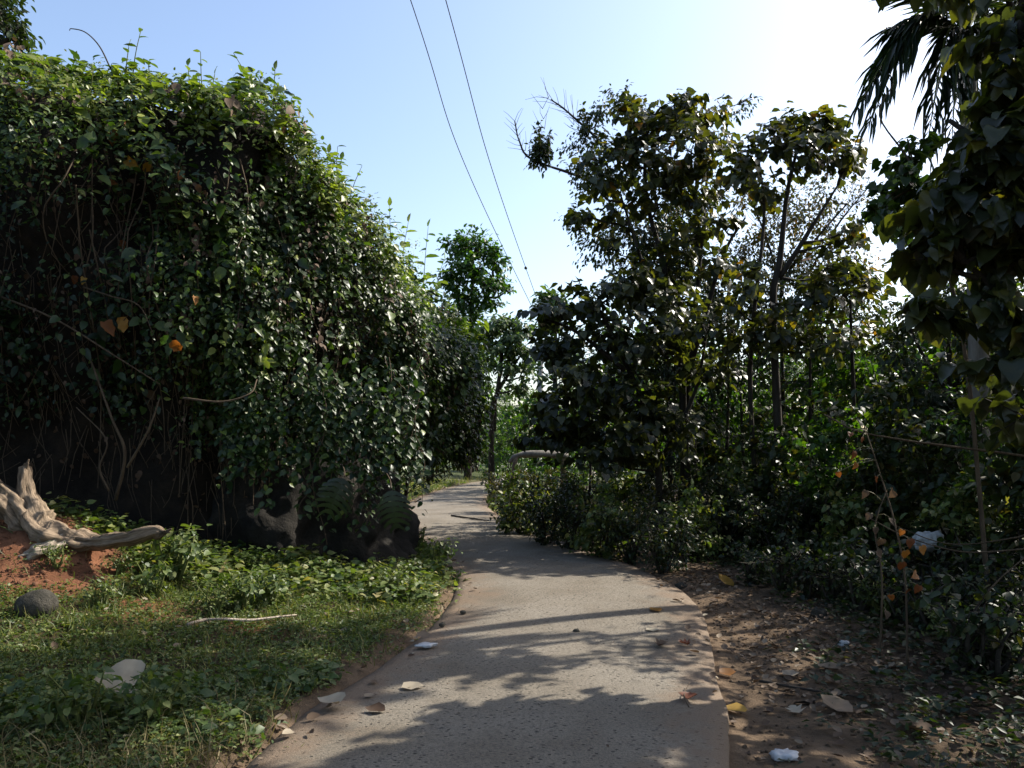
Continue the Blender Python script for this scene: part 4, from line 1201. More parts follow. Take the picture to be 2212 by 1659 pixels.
palm('tall palm with dark drooping fronds rising above the big heart-shaped leaves', (2120, 1180, 9), (2085, 70, 9), .105,
     [((1855, 225, 8.6), .30), ((1880, 262, 8.5), .34), ((1900, 130, 8.9), .2), ((2000, 330, 8.3), .30), ((2055, 320, 8.2), .25), ((1925, 60, 8.8), .14), ((1975, -60, 9), .05), ((2120, 300, 8.2), .3), ((2230, 240, 8.6), .3), ((2260, 20, 9), .15), ((2100, -220, 9.4), 0), ((2200, -150, 9.6), .05), ((2180, 130, 10.2), .3)], .62)
palm('small distant palm with feathery fronds low behind the near heart leaves', (2020, 1060, 19), (2020, 530, 19), .09,
     [((1945, 560, 19), .2), ((1960, 520, 19), .15), ((1985, 470, 19), .05), ((2040, 450, 19), 0), ((2080, 500, 19), .15), ((2100, 560, 19), .2), ((1990, 600, 18.5), .25), ((2050, 600, 18.6), .25)], .5, hue=(.4, 1))

# ------------------------------------------------------------------ power line
pole = thing('utility_pole', (at(1167, 0, 36)[0], 36, float(base_z(36)) - .05), 'straight grey utility pole seen through the gap at the bend', 'utility pole')
pb = np.array(pole.location)
ztop = at(1167, 664, 36)[2]
V, Fs = tube([pb, [pb[0], pb[1], ztop]], [.17, .11], 10, n=6)
add_world('shaft', V, Fs, G['concrete'], pole)
for label, a_, m_, b_ in (('upper thin black power cable crossing the sky, the one nearer the white glare', at(963, 0, 11.5), at(1074, 400, 19), np.array([pb[0] + .02, 36, ztop - .1])),
                     ('thin black power cable crossing the blue side of the sky', at(887, 0, 11.5), at(1017, 385, 19), np.array([pb[0] - .10, 36, ztop - .55]))):
    back = a_ - (m_ - a_) * 1.9
    P = np.array([back, a_, m_, b_])
    V, Fs = tube(P, [.008, .008, .010, .013], 5, n=60)
    c = b_
    o = add('power_cable', mesh_from('power_cable', V - c, Fs, G['cable']), None, c)
    tag(o, label, 'cable', 'power cables')
    if label.startswith('upper'):
        C = catmull(P, 400)
        px, py = px_of(C)
        k = int(np.argmin(abs(py - 578)))
        V, Fs = tube([C[k - 1], C[k], C[min(k + 1, 399)]], [.03, .06, .03], 7, n=7)
        add('connector', mesh_from('connector', V - c, Fs, G['cable']), o)

# fallen log beyond the bend
lg = thing('fallen_log', at(1115, 985, 19), 'pale fallen log propped above the weeds at the far bend', 'log')
V, Fs = tube([at(1100, 1000, 19), at(1120, 984, 19), at(1160, 980, 19), at(1225, 984, 19.2)], [.04, .07, .085, .08], 10, rough=.3)
add_world('trunk', V, Fs, G['bark_grey'], lg)
V, Fs = tube([at(1215, 985, 19.2), at(1217, 1020, 19.2), at(1218, 1075, 19.2)], [.07, .07], 7, rough=.2)
add_world('stub', V, Fs, G['wood'], lg)
V, Fs = tube([at(1118, 985, 19), at(1110, 1010, 18.9), at(1106, 1075, 18.8)], [.05, .05], 7, rough=.2)
add_world('stub', V, Fs, G['wood'], lg)


# ------------------------------------------------------------------ shrubs and saplings: a few kinds, set out one by one
def shrub_kind(h, w, n, size, tmpl, mat, stems=5, hue=(0, 1), droop=.35, low=.1, bark='bark'):
    S = []
    Ls, A0, A1 = [], [], []
    st_ = []
    for k in range(stems):
        a_ = k / stems * 6.283 + rng.uniform(-.5, .5)
        top_ = np.array([math.cos(a_) * w * rng.uniform(.3, .75), math.sin(a_) * w * rng.uniform(.3, .75), h * rng.uniform(.7, 1)])
        P = np.array([[top_[0] * .06, top_[1] * .06, -.03], top_ * [.35, .35, .45] + rng.normal(size=3) * .04, top_])
        st_.append(tube(P, [.018 + h * .005, .012, .004], 5, n=9, rough=.1))
        C = catmull(P, 12)
        nt = 7
        for q in range(nt):
            p = C[int(rng.integers(3, 12))]
            if p[2] < low * h:
                continue
            d_ = unit(rng.normal(size=3) * [1, 1, .5] + [0, 0, .25])
            ee = p + d_ * w * rng.uniform(.3, .75)
            A0.append(p); A1.append(ee)
            m = max(2, int(n / stems / nt))
            tt = rng.uniform(.15, 1.05, (m, 1))
            Pp = p + (ee - p) * tt + rng.normal(size=(m, 3)) * w * .07
            Ls.append((Pp, d_ * .5 + rng.normal(size=(m, 3)) * .7 + [0, 0, -droop], rng.normal(size=(m, 3)) * .4 + [0, 0, 1] + d_ * .3, size * rng.uniform(.6, 1.3, m), rng.uniform(*hue, m)))
    L = merge(Ls)
    V, F_ = leaves_arrays(*L[:4], tmpl)
    crown = mesh_from('foliage', V, F_, G[mat], attrs={'hue': ('FACE', 'FLOAT', np.repeat(L[4], len(tmpl[1])))}, smooth_shade=False)
    stm = [mesh_from('stem', v_, f_, G[bark]) for v_, f_ in st_]
    tv, tf = twigs_mesh(np.array(A0), np.array(A1), .006, .002)
    return dict(crown=crown, stems=stm, twigs=mesh_from('twig_sprays', tv, tf, G[bark]))


def place(kind, name, label, cat, x, y, s=1.0, rz=None, group=None, sz=1.0, dz=0):
    o = thing(name, (x, y, gz(x, y) - .02 + dz), label, cat, group)
    o.rotation_euler = (0, 0, rng.uniform(0, 6.28) if rz is None else rz)
    o.scale = (s, s, s * sz)
    for me in kind['stems']:
        add('stem', me, o)
    tag(add('twig_sprays', kind['twigs'], o), kind='stuff')
    tag(add('foliage', kind['crown'], o), kind='stuff')
    return o


K_tall = [shrub_kind(2.8, 1.0, 1500, .13, BROAD, 'bright', 6, (0, 1)), shrub_kind(2.6, .9, 1300, .11, OVAL, 'bright', 6, (0, 1)), shrub_kind(2.7, 1.0, 1100, .15, BROAD, 'fine', 6, (.2, 1))]
K_low = [shrub_kind(1.0, .65, 1500, .065, OVAL, 'fine', 7, (0, 1), low=.02), shrub_kind(.9, .6, 1300, .08, BROAD, 'herb', 7, (0, 1), low=.02), shrub_kind(1.05, .55, 1100, .07, OVAL, 'olive', 8, (0, .9), low=.02)]
K_far = [shrub_kind(6.5, 2.4, 2600, .26, BROAD, 'far', 7, (0, 1), low=.15), shrub_kind(6.0, 2.2, 2600, .24, OVAL, 'far', 7, (.2, 1), low=.2)]
K_fern = shrub_kind(6.0, 1.6, 3800, .12, LANCE, 'far', 5, (.2, 1), low=.4)
K_dim = [shrub_kind(.42, .28, 260, .055, BROAD, 'fine', 6, (0, .9), low=0), shrub_kind(.35, .3, 260, .045, OVAL, 'fine', 6, (0, 1), low=0)]  # weed kinds repeated in a darker leaf, shade put into the colour
K_weed = [shrub_kind(.42, .28, 240, .06, BROAD, 'herb', 6, (0, .8), low=0, bark='greenstem'), shrub_kind(.35, .3, 240, .05, OVAL, 'herb', 6, (0, .9), low=0, bark='greenstem')]

# roadside shrubs along the inside of the bend
for k, (px, py, s, kd, lab) in enumerate((
        (1085, 1112, 1.15, 2, 'dry olive shrub at the far tip of the verge where the sunlit lane vanishes'),
        (1108, 1138, 1.1, 2, 'sunlit olive shrub bulging onto the inside of the bend'),
        (1130, 1152, 1.05, 1, 'green weedy shrub next behind the sunlit olive one on the bend'),
        (1180, 1172, 1.0, 0, 'dark small-leaved shrub over the white scrap at the lane edge'),
        (1235, 1185, 1.0, 0, 'dark shrub below the lowest heart leaves, left of the thick trunk'),
        (1300, 1200, .95, 1, 'shaded shrub directly before the thick dark trunks by the lane'),
        (1365, 1218, .9, 0, 'shaded low shrub before the trunk of the spreading tree'),
        (1430, 1238, .8, 0, 'last low shrub of the verge where the leaf-strewn dirt widens'),
        (1160, 1120, 1.2, 2, 'tall weedy shrub behind the verge under the fallen log'),
        (1250, 1130, 1.2, 0, 'dark shrub filling the shade under the spreading tree'),
        (1340, 1150, 1.15, 1, 'leafy shrub among the thin stems behind the verge'),
        (1420, 1160, 1.1, 0, 'shrub standing between the two thick trunks behind the verge'))):
    p = ground_at(px, py)
    place(K_low[kd], 'roadside_shrub', lab, 'shrub', p[0], p[1], s, group='shrubs along the verge')

for px, py, s, kd, lab in ((1500, 1215, .9, 1, 'dim low shrub right of the last verge shrub'), (1560, 1195, 1.1, 0, 'dim low shrub before the thin trunks'), (1620, 1180, 1.2, 1, 'dim shrub under the flat-topped tree'), (1680, 1205, 1.0, 0, 'small dim shrub at the back of the dirt strip'), (1740, 1185, 1.2, 2, 'olive shrub in the shade behind the dirt strip'), (1800, 1200, 1.1, 0, 'dim shrub behind the single weed near the bag'),
                        (1850, 1225, 1.0, 1, 'dim shrub behind the brown-leaved sapling'), (2080, 1215, 1.1, 0, 'dim shrub right of the white bag'), (2150, 1250, 1.1, 1, 'dim shrub below the slanting bare branch'), (1460, 1180, 1.1, 2, 'olive shrub around the foot of the thick dark trunk'), (1590, 1150, 1.3, 2, 'olive shrub deep in the shade of the thin trunks'), (1700, 1150, 1.3, 1, 'leafy shrub deep in the shade under the flat-topped tree'),
                        (1800, 1155, 1.3, 0, 'dark shrub deep in the undergrowth before the palm'), (1900, 1165, 1.3, 1, 'leafy shrub deep in the undergrowth left of the palm foot'), (2180, 1170, 1.3, 0, 'dark shrub beside the blue-grey bundle')):
    p = ground_at(px, py)
    place(K_low[kd], 'verge_shrub', lab, 'shrub', p[0], p[1], s, group='low shrubs in the shade')

# undergrowth behind, lit from behind
und = [(1130, 24, .6, 1, 'bright green bush behind the fallen log'), (1065, 34, .9, 0, 'bright bush in the gap at the end of the creeper wall'), (1190, 22, .55, 0, 'green bush below the utility pole'),
       (1260, 19, .6, 1, 'sunlit bush seen through the spreading tree'), (1330, 17.5, 1.05, 0, 'sunlit bush behind the trunk of the spreading tree'), (1410, 16.5, 1.05, 1, 'sunlit bush between the two slender heart-leaved trunks'), (1500, 16, 1.1, 0, 'bright bush behind the trunk of the tallest heart-leaved tree'), (1575, 15.5, 1.1, 1, 'bright bush right of the tallest heart-leaved trunk'),
       (1650, 16.2, 1.15, 0, 'bright bush behind the flat-topped tree'), (1735, 15.2, 1.1, 1, 'bright glossy bush under the flat-topped crown'), (1800, 13.6, 1.1, 0, 'sunlit bush under the drooping edge of the flat-topped crown'), (1880, 13, 1.15, 1, 'bright backlit bush left of the ringed palm trunk'),
       (1960, 12.2, 1.1, 2, 'dark bush beside the ringed palm trunk'), (2030, 13.5, 1.25, 0, 'tall bush behind the ringed palm trunk'), (2100, 11.5, 1.05, 1, 'shaded bush crossing the foot of the ringed palm trunk'), (2190, 11, 1.15, 2, 'dark bush by the edge beyond the ringed palm trunk'), (2280, 10.2, 1.2, 0, 'dark bush at the very edge beyond the palm'),
       (1560, 12.6, .72, 2, 'smaller dark bush in front of the two thin trunks'), (1680, 11.6, .75, 2, 'dark bush over the shaded weeds mid verge'), (1790, 10.6, .72, 0, 'leafy bush behind the yellowing sapling'), (1890, 9.6, .7, 2, 'dark bush behind the white plastic bag'), (2020, 9.0, .75, 2, 'dark bush below the arching bare branch'), (2130, 8.4, .75, 1, 'dim bush in the deep shade under the near heart leaves'), (2230, 7.4, .75, 2, 'deeply shaded bush nearest the frame edge')]
for px, d, s, kd, lab in und:
    x = (px - CX) / FPX * d
    place(K_tall[kd], 'undergrowth_bush', lab, 'bush', x, d, s, group='undergrowth bushes')

# feathery and far trees
for px, d, s, lab in ((1600, 21, .78, 'feathery pale tree glimpsed between the two heart-leaved crowns'), (1740, 22, .8, 'feathery pale tree low behind the twiggy red-leaved tree'), (1900, 20, .78, 'feathery pale tree left of the small distant palm'), (2110, 21, .85, 'feathery pale tree right of the small distant palm'), (1090, 30, .5, 'feathery young tree in the gap behind the leaning trunk')):
    place(K_fern, 'feathery_tree', lab, 'tree', (px - CX) / FPX * d, d, s, group='feathery trees')
for k, (px, d, s, lab) in enumerate(((930, 34, .8, 'hazy far tree behind the end of the creeper wall'), (1030, 44, .52, 'hazy far tree filling the low gap left of the leaning trunk'), (1110, 46, .5, 'hazy far tree filling the low gap left of the utility pole'), (1075, 52, .8, 'hazy far tree standing higher behind the leaning trunk'), (985, 50, .85, 'hazy far tree behind the round crowned tree'), (1140, 55, .8, 'hazy far tree standing higher left of the pole'), (1185, 40, .55, 'hazy far tree behind the utility pole'), (1260, 32, .8, 'far tree behind the spreading tree'), (1350, 27, .85, 'far tree behind the tallest crown stem'),
                                     (1460, 26, .8, 'far tree low behind the tallest heart-leaved tree'), (1560, 25, .75, 'far tree in the notch between the two heart-leaved crowns'), (1680, 27, .8, 'far tree low behind the flat-topped tree'), (1800, 25, .8, 'far tree behind the drooping side of the flat-topped crown'), (1930, 27, .9, 'far tree behind the bright backlit bush'), (2060, 24, .85, 'far tree behind the ringed palm trunk'), (2180, 24, .9, 'far tree behind the near big heart leaves'), (2300, 22, 1.0, 'far tree at the very edge behind the dark bushes'))):
    place(K_far[k % 2], 'background_tree', lab, 'tree', (px - CX) / FPX * d, d, s * (1.15 if d > 30 else 1), group='far trees')
for px, d, s, lab in ((1020, 43, 1.2, 'bush low in the gap, nearest the creeper wall end'), (1072, 40, 1.25, 'bush low in the gap behind the leaning trunk'), (1105, 28, 1.2, 'bush low in the gap between leaning trunk and pole'), (1150, 30, 1.3, 'bush low in the gap at the foot of the pole'), (1225, 24, 1.2, 'bush behind the fallen log, under the heart leaves')):
    place(K_tall[int(px) % 2], 'undergrowth_bush', lab, 'bush', (px - CX) / FPX * d, d, s, group='undergrowth bushes')
# trees beyond the frame: some shade the lane, others are added to block sky
K_shade = shrub_kind(6.5, 2.2, 2500, .15, HEART, 'macaranga', 6, (0, .9), low=.4)
for x, y, s, lab in SHADE_TREES:
    place(K_shade, 'shade_tree', lab, 'tree', x, y, s, group='trees beside the lane')
# ------------------------------------------------------------------ ground cover
def scatter(n, x0, x1, y0, y1, dens):
    x, y = rng.uniform(x0, x1, n), rng.uniform(y0, y1, n)
    ok = rng.uniform(size=n) < dens(x, y)
    return x[ok], y[ok]


def lane_e(x, y):
    return (x - lane_x(y)) / lane_half(y) * LANE_HALF


def red_here(x, y):
    return smooth(.3, .7, np.exp(-(((x + 4.25) / 1.1) ** 2 + ((y - 6.9) / .9) ** 2)) + .2 * noise3(x * 3, y * 3, 6))


def left_dens(x, y):
    e_ = -lane_e(x, y) - LANE_HALF
    w = smooth(-.06, .35, e_ + .18 * noise3(x * 3, y * 3, 8)) * (1 - .94 * red_here(x, y))
    thin = .5 * np.exp(-(((x + 2.4) / 1.0) ** 2 + ((y - 6.3) / .45) ** 2))
    return w * (1 - thin) * (.55 + .45 * smooth(-.3, .3, noise3(x * 1.7, y * 1.7, 2)))


def rosettes(x, y, per, size, tall, hue, tmpl, mat, name, label, spread=.05):
    n = len(x)
    z = ground_z(x, y)
    P = np.repeat(np.stack([x, y, z], -1), per, 0)
    a_ = rng.uniform(0, 6.283, n * per)
    hgt = rng.uniform(.1, 1, n * per) * np.repeat(tall * rng.uniform(.4, 1.2, n), per)
    rad = spread * rng.uniform(.1, 1, n * per)
    P = P + np.stack([np.cos(a_) * rad, np.sin(a_) * rad, hgt], -1)
    Y = np.stack([np.cos(a_), np.sin(a_), rng.uniform(-.3, .6, n * per)], -1)
    Z = np.array([0, 0, 1.0]) + rng.normal(size=(n * per, 3)) * .4
    S = size * rng.uniform(.55, 1.3, n * per) * np.repeat(rng.uniform(.7, 1.3, n), per)
    H = np.clip(np.repeat(rng.uniform(*hue, n), per) + rng.normal(size=n * per) * .1, 0, 1)
    V, F_ = leaves_arrays(P, Y, Z, S, tmpl)
    o = add(name, mesh_from(name, V, F_, G[mat], attrs={'hue': ('FACE', 'FLOAT', np.repeat(H, len(tmpl[1])))}, smooth_shade=False))
    return tag(o, label, None, None, 'stuff')


x, y = scatter(34000, -5.5, .8, 2.6, 9.2, left_dens)
tall = .05 + .10 * smooth(5.4, 3.8, y) + .06 * smooth(7.2, 8.2, y)
rosettes(x, y, 7, .032, tall * .8, (0, .85), KITE, 'herb', 'ground_cover', 'low leafy weeds carpeting the verge below the creeper bank')
# broader weed leaves in the near shade and along the foot of the rock
x, y = scatter(1500, -4.2, -.6, 3.2, 5.2, lambda x, y: left_dens(x, y) * smooth(5.2, 4.4, y - .35 * (x + 2)) * smooth(3.7, 4.1, y))
rosettes(x, y, 7, .055, .11 + 0 * x, (0, .6), BROAD, 'herb', 'ground_cover', 'broad-leaved creeping weeds in the shaded near corner of the verge')
x, y = scatter(1500, -4.6, -.5, 7.1, 9.0, lambda x, y: left_dens(x, y) * smooth(.7, 1.3, -lane_e(x, y) - .2) * .8)
rosettes(x, y, 8, .07, .22 + 0 * x, (.1, .9), BROAD, 'herb', 'ground_cover', 'taller leafy weeds along the foot of the rock and stump')
# far verges
x, y = scatter(9000, -5.0, 1.5, 9, 36, lambda x, y: (np.abs(lane_e(x, y)) > LANE_HALF + .05) * (np.abs(lane_e(x, y)) < LANE_HALF + 2.2) * .9)
rosettes(x, y, 6, .09, .12 + 0 * x, (.3, 1), KITE, 'herb', 'ground_cover', 'weeds along both edges of the far lane')
# right-hand weeds
def right_dens(x, y):
    e_ = lane_e(x, y) - LANE_HALF
    return smooth(.6, 1.7, e_ - .0 * y + .5 * noise3(x * 1.3, y * 1.3, 3)) * .8 + .6 * smooth(4.8, 4.0, y) * smooth(.2, .7, e_) * smooth(-.1, .4, noise3(x * 3, y * 3, 1))
x, y = scatter(14000, 1.3, 9, 3, 17, right_dens)
rosettes(x, y, 6, .06, .10 + 0 * x, (0, .8), KITE, 'fine', 'ground_cover', 'dim creeping weeds beyond the dirt strip')  # darker leaf than the left verge, standing in for shade


def blades(x, y, ln, mat, name, label, hue=(0, 1), lean=.5):
    n = len(x)
    P = np.stack([x, y, ground_z(x, y) - .005], -1)
    Y = rng.normal(size=(n, 3)) * [lean, lean, .1] + [0, 0, 1]
    Z = rng.normal(size=(n, 3))
    S = ln * rng.uniform(.5, 1.3, n)
    tv = BLADE[0].copy()
    tv[:, 0] *= .6 if np.mean(ln) > .12 else .9
    tv[-1, 2] = -.35
    V, F_ = leaves_arrays(P, Y, Z, S, (tv, BLADE[1]))
    o = add(name, mesh_from(name, V, F_, G[mat], attrs={'hue': ('FACE', 'FLOAT', np.repeat(rng.uniform(*hue, n), 3))}, smooth_shade=False))
    return tag(o, label, None, None, 'stuff')


x, y = scatter(6500, -3.2, -.6, 2.6, 4.6, lambda x, y: smooth(4.35, 3.8, y + .25 * noise3(x * 2, y * 2, 5) - .25 * (x + 2.2)) * smooth(0, .2, -lane_e(x, y) - LANE_HALF))
blades(x, y, .17, 'straw', 'dry_grass', 'dry straw-coloured grass in the near corner of the verge', (0, 1), .7)
x, y = scatter(46000, -4.5, .5, 3.2, 9, lambda x, y: left_dens(x, y) * .7)
blades(x, y, .115, 'grass', 'grass', 'short green grass mixed through the weeds of the verge', (0, 1), .6)
x, y = scatter(16000, -4.6, 1.2, 12, 40, lambda x, y: smooth(0, .15, np.abs(lane_e(x, y)) - LANE_HALF) * smooth(2.4, 1.4, np.abs(lane_e(x, y))) * .9)
blades(x, y, .26, 'grass', 'dry_grass', 'sunlit yellowish grass beside the far lane', (.3, 1), .4)
x, y = scatter(3500, 1.2, 4.5, 2.8, 4.3, lambda x, y: smooth(.15, .5, lane_e(x, y) - LANE_HALF) * smooth(4.3, 3.7, y + .3 * noise3(x * 2, y * 2, 3)) * smooth(-.2, .3, noise3(x * 2.5, y * 2.5, 1)))
blades(x, y, .09, 'grass', 'grass', 'sparse green grass on the near dirt verge', (0, .9), .6)

# single weeds one can pick out
for px, py, s, k, lab in ((520, 1320, .9, 0, 'leafy weed with bright leaves below the middle of the rock'), (470, 1330, .8, 1, 'small weed left of the bright leafy one below the rock'), (585, 1310, .85, 0, 'upright weed at the foot of the rock, toward the lane'), (330, 1290, .8, 0, 'leafy weed in shade under the long stump root'), (255, 1245, .6, 1, 'weed clump between the stump and the long root'), (380, 1255, 1.1, 0, 'broad weed below the tip of the long root'),
                          (225, 1310, .7, 1, 'bright weed on the edge of the red soil'), (120, 1225, .6, 1, 'small weed at the base of the stump'), (850, 1300, .8, 1, 'weed near the corner of the rock by the lane'), (900, 1190, .9, 1, 'weed at the shaded inner edge of the lane behind the rock'), (940, 1230, .8, 0, 'dark weed hanging over the lane edge beside the rock'), (180, 1590, .9, 0, 'broad-leaved weed left of the big pale leaf'), (350, 1570, .8, 0, 'weed right of the big pale leaf'),
                          (1800, 1240, .9, 0, 'dim weed beyond the dirt strip, near the white bag'), (1650, 1250, .8, 1, 'dim weed before the dark trunks on the dirt strip'), (2060, 1400, 1.0, 1, 'shaded weed clump at the edge of the dirt near the frame'), (2150, 1440, 1.0, 0, 'shaded weed clump at the very corner of the dirt'), (1900, 1330, .9, 1, 'dim weed under the yellowing sapling')):
    p = ground_at(px, py)
    place(K_weed[k], 'weed', lab, 'weed', p[0], p[1], s * (1.0 if p[1] < 7 else 1.15), group='single weeds')


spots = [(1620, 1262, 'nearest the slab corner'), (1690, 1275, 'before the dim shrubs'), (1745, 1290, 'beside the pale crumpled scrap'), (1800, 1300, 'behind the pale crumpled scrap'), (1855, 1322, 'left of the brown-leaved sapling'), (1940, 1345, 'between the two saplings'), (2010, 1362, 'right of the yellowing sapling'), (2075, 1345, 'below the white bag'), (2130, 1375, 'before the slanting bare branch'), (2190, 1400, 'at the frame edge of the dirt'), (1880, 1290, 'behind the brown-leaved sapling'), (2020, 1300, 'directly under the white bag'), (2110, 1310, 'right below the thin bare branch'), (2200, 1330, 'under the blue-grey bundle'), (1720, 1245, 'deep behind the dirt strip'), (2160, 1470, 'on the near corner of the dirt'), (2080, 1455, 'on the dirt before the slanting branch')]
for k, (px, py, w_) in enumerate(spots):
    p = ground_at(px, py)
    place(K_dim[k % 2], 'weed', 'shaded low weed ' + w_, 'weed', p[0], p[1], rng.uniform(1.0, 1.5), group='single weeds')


# ------------------------------------------------------------------ litter
def litter(n, x0, x1, y0, y1, dens, size, mat, label, tm=BROAD, hue=(0, 1)):
    x, y = scatter(n, x0, x1, y0, y1, dens)
    n = len(x)
    on = np.abs(x - lane_x(y)) < lane_half(y)
    z = np.where(on, base_z(y) + .064, ground_z(x, y) + .02)
    P = np.stack([x, y, z], -1)
    Y = rng.normal(size=(n, 3)) * [1, 1, .12]
    Z = rng.normal(size=(n, 3)) * .28 + [0, 0, 1]
    tv = tm[0].copy()
    tv[:, 2] = np.abs(tv[:, 0]) * .5 + .25 * tv[:, 1] ** 2
    V, F_ = leaves_arrays(P, Y, Z, size * rng.uniform(.45, 1.3, n), (tv, tm[1]))
    o = add('leaf_litter', mesh_from('leaf_litter', V, F_, G[mat], attrs={'hue': ('FACE', 'FLOAT', np.repeat(rng.uniform(*hue, n), len(tm[1])))}, smooth_shade=False))
    return tag(o, label, None, None, 'stuff')


litter(6500, .9, 4.5, 3.2, 10, lambda x, y: smooth(.02, .3, lane_e(x, y) - LANE_HALF) * (.35 + .65 * smooth(-.2, .3, noise3(x * 1.5, y * 1.5, 4))) * .9, .055, 'dry', 'brown dry leaf litter on the dirt beside the lane', BROAD, (0, .8))
litter(1800, -3, 2.2, 3, 14, lambda x, y: smooth(.25, .03, np.abs(np.abs(lane_e(x, y)) - LANE_HALF)) * .8, .06, 'dry', 'small dry leaf scraps along both edges of the concrete', BROAD)
litter(1200, -4, 1, 16, 38, lambda x, y: smooth(.35, .05, np.abs(-lane_e(x, y) - LANE_HALF - .1)) * .9, .12, 'dry', 'pale dry leaves along the far edge of the lane', BROAD, (.4, 1))
litter(260, -1.6, 1.8, 3, 12, lambda x, y: (np.abs(lane_e(x, y)) < LANE_HALF - .1) * .5, .022, 'dry', 'tiny crumbs of dry leaf strewn on the concrete', KITE, (0, .6))
litter(400, -4.6, -.8, 4, 8, lambda x, y: left_dens(x, y) * .6, .06, 'dry', 'dry leaf scraps caught in the verge weeds', BROAD, (.2, 1))
x, y = scatter(1500, -5.4, -3.2, 6.0, 8.0, lambda x, y: red_here(x, y) * .8)
n = len(x)
cl = []
P = np.stack([x, y, ground_z(x, y) + .004], -1)
oc = (np.array([(1, 0, 0), (-1, 0, 0), (0, 1, 0), (0, -1, 0), (0, 0, .8), (0, 0, -.8)], float), np.array([(0, 2, 4), (2, 1, 4), (1, 3, 4), (3, 0, 4), (2, 0, 5), (1, 2, 5), (3, 1, 5), (0, 3, 5)]))
V, F_ = leaves_arrays(P, rng.normal(size=(n, 3)), rng.normal(size=(n, 3)) * .3 + [0, 0, 1], rng.uniform(.005, .022, n) * (1 + 1.2 * (rng.uniform(size=n) < .06)), oc)
redm = rock_mat('red_clod', (.10, .042, .022), (.17, .075, .04), (.24, .125, .078), 12)
tag(add('soil_crumbs', mesh_from('soil_crumbs', V, F_, redm, smooth_shade=False)), 'loose crumbs of red soil below the stump', None, None, 'stuff')
x, y = scatter(2600, .9, 4.5, 3.2, 9, lambda x, y: smooth(.0, .2, lane_e(x, y) - LANE_HALF) * smooth(2.5, 1.0, lane_e(x, y) - LANE_HALF))
n = len(x)
V, F_ = leaves_arrays(np.stack([x, y, ground_z(x, y) + .003], -1), rng.normal(size=(n, 3)), rng.normal(size=(n, 3)) * .3 + [0, 0, 1], rng.uniform(.005, .02, n), oc)
tag(add('gravel', mesh_from('gravel', V, F_, rock_mat('dirt_clod', (.07, .05, .033), (.13, .092, .06), (.2, .15, .105), 14), smooth_shade=False)), 'small stones and clods on the dirt strip', None, None, 'stuff')

# leaves and scraps one can pick out
def fallen(label, px, py, size, mat, tm, ang, tilt=.15, hue=.5, lift=.02, name='fallen_leaf', cat='leaf', curl=.35, nrm=None):
    p = ground_at(px, py) + np.array([0, 0, lift + .002])
    tv = tm[0].copy()
    tv[:, 2] = np.abs(tv[:, 0]) * curl + curl * .7 * (tv[:, 1] - .4) ** 2 + .03 * np.sin(tv[:, 1] * 11 + ang)
    X, Y, Z = frames(np.array([[math.cos(ang), math.sin(ang), 0]]), np.array([[tilt * math.sin(ang * 3), -tilt, 1]] if nrm is None else [nrm], float))
    tv[:, 2] -= tv[:, 2].min()
    V = size * ((tv[:, :1]) * X + (tv[:, 1:2] - .4) * Y + tv[:, 2:3] * Z)
    o = add(name, mesh_from(name, V, tm[1], G[mat], attrs={'hue': ('FACE', 'FLOAT', np.full(len(tm[1]), hue))}), None, p)
    return tag(o, label, cat)


fallen('big pale cream heart-shaped leaf lying on the shaded weeds', 262, 1550, .22, 'dry', HEART_FINE, 3.5, .2, 1.0, .21, curl=.14, nrm=(.2, -.62, .75))
fallen('bright orange leaf against the edge of the concrete slab', 1568, 1462, .13, 'orange', BROAD, .3, .3, .55, .02)
fallen('yellow leaf on the dirt by the slab edge, below the orange leaf', 1592, 1542, .15, 'orange', BROAD, 2.9, .2, 1.0, .02)
fallen('rust brown leaf on the concrete near the slab edge', 1487, 1510, .12, 'orange', HEART, 1.2, .3, .0, .0, curl=.6)
fallen('flat yellow-orange leaf on the concrete at the bend', 1417, 1320, .15, 'orange', BROAD, 2.0, .1, .7, .0)
fallen('two-lobed yellow leaf in the shaded litter behind the slab corner', 1568, 1266, .2, 'orange', HEART, .8, .6, .9, .04)
fallen('dark red crumpled leaf near the slab edge', 1480, 1392, .10, 'orange', LOBED, 2.4, .2, .0, .0, curl=.7)
fallen('pale dry leaf on the concrete near the grass edge', 887, 1487, .14, 'dry', BROAD, .2, .2, .95, .0)
fallen('pale curled leaf at the very edge of the grass and concrete', 715, 1527, .15, 'dry', HEART, 2.8, .2, 1.0, .02, curl=.5)
fallen('small tan leaf on the shaded concrete edge', 795, 1505, .07, 'dry', BROAD, .9, .2, .8, .0)
fallen('brown curled leaf near the near lane edge, by the dark red scrap', 815, 1537, .12, 'dry', BROAD, 3.0, .3, .0, .0, curl=.7)
fallen('whitish leaf scrap on the concrete before the bend', 1408, 1362, .12, 'dry', BROAD, .1, .1, 1.0, .0, curl=.15)
fallen('dark curled leaf lying on the concrete short of the slab corner', 1425, 1395, .13, 'dry', LOBED, 1.0, .2, .0, .0, curl=.6)
fallen('tan dry leaf in the sunlit grass by the lane', 912, 1385, .12, 'dry', BROAD, .4, .3, .6, .03, curl=.5)
fallen('grey dry leaf flat on the dirt beyond the yellow leaf', 1705, 1465, .13, 'dry', BROAD, .2, .15, .85, .02)
fallen('long grey dry leaf on the shaded dirt', 1795, 1450, .18, 'dry', BROAD, 2.9, .15, .7, .02)
fallen('pale leaf with a bright edge on the dirt near the wrapper', 1720, 1545, .13, 'dry', LOBED, 1.6, .2, 1.0, .02)
fallen('broad brown leaf on the near dirt', 1810, 1540, .20, 'dry', HEART, .7, .25, .6, .03)
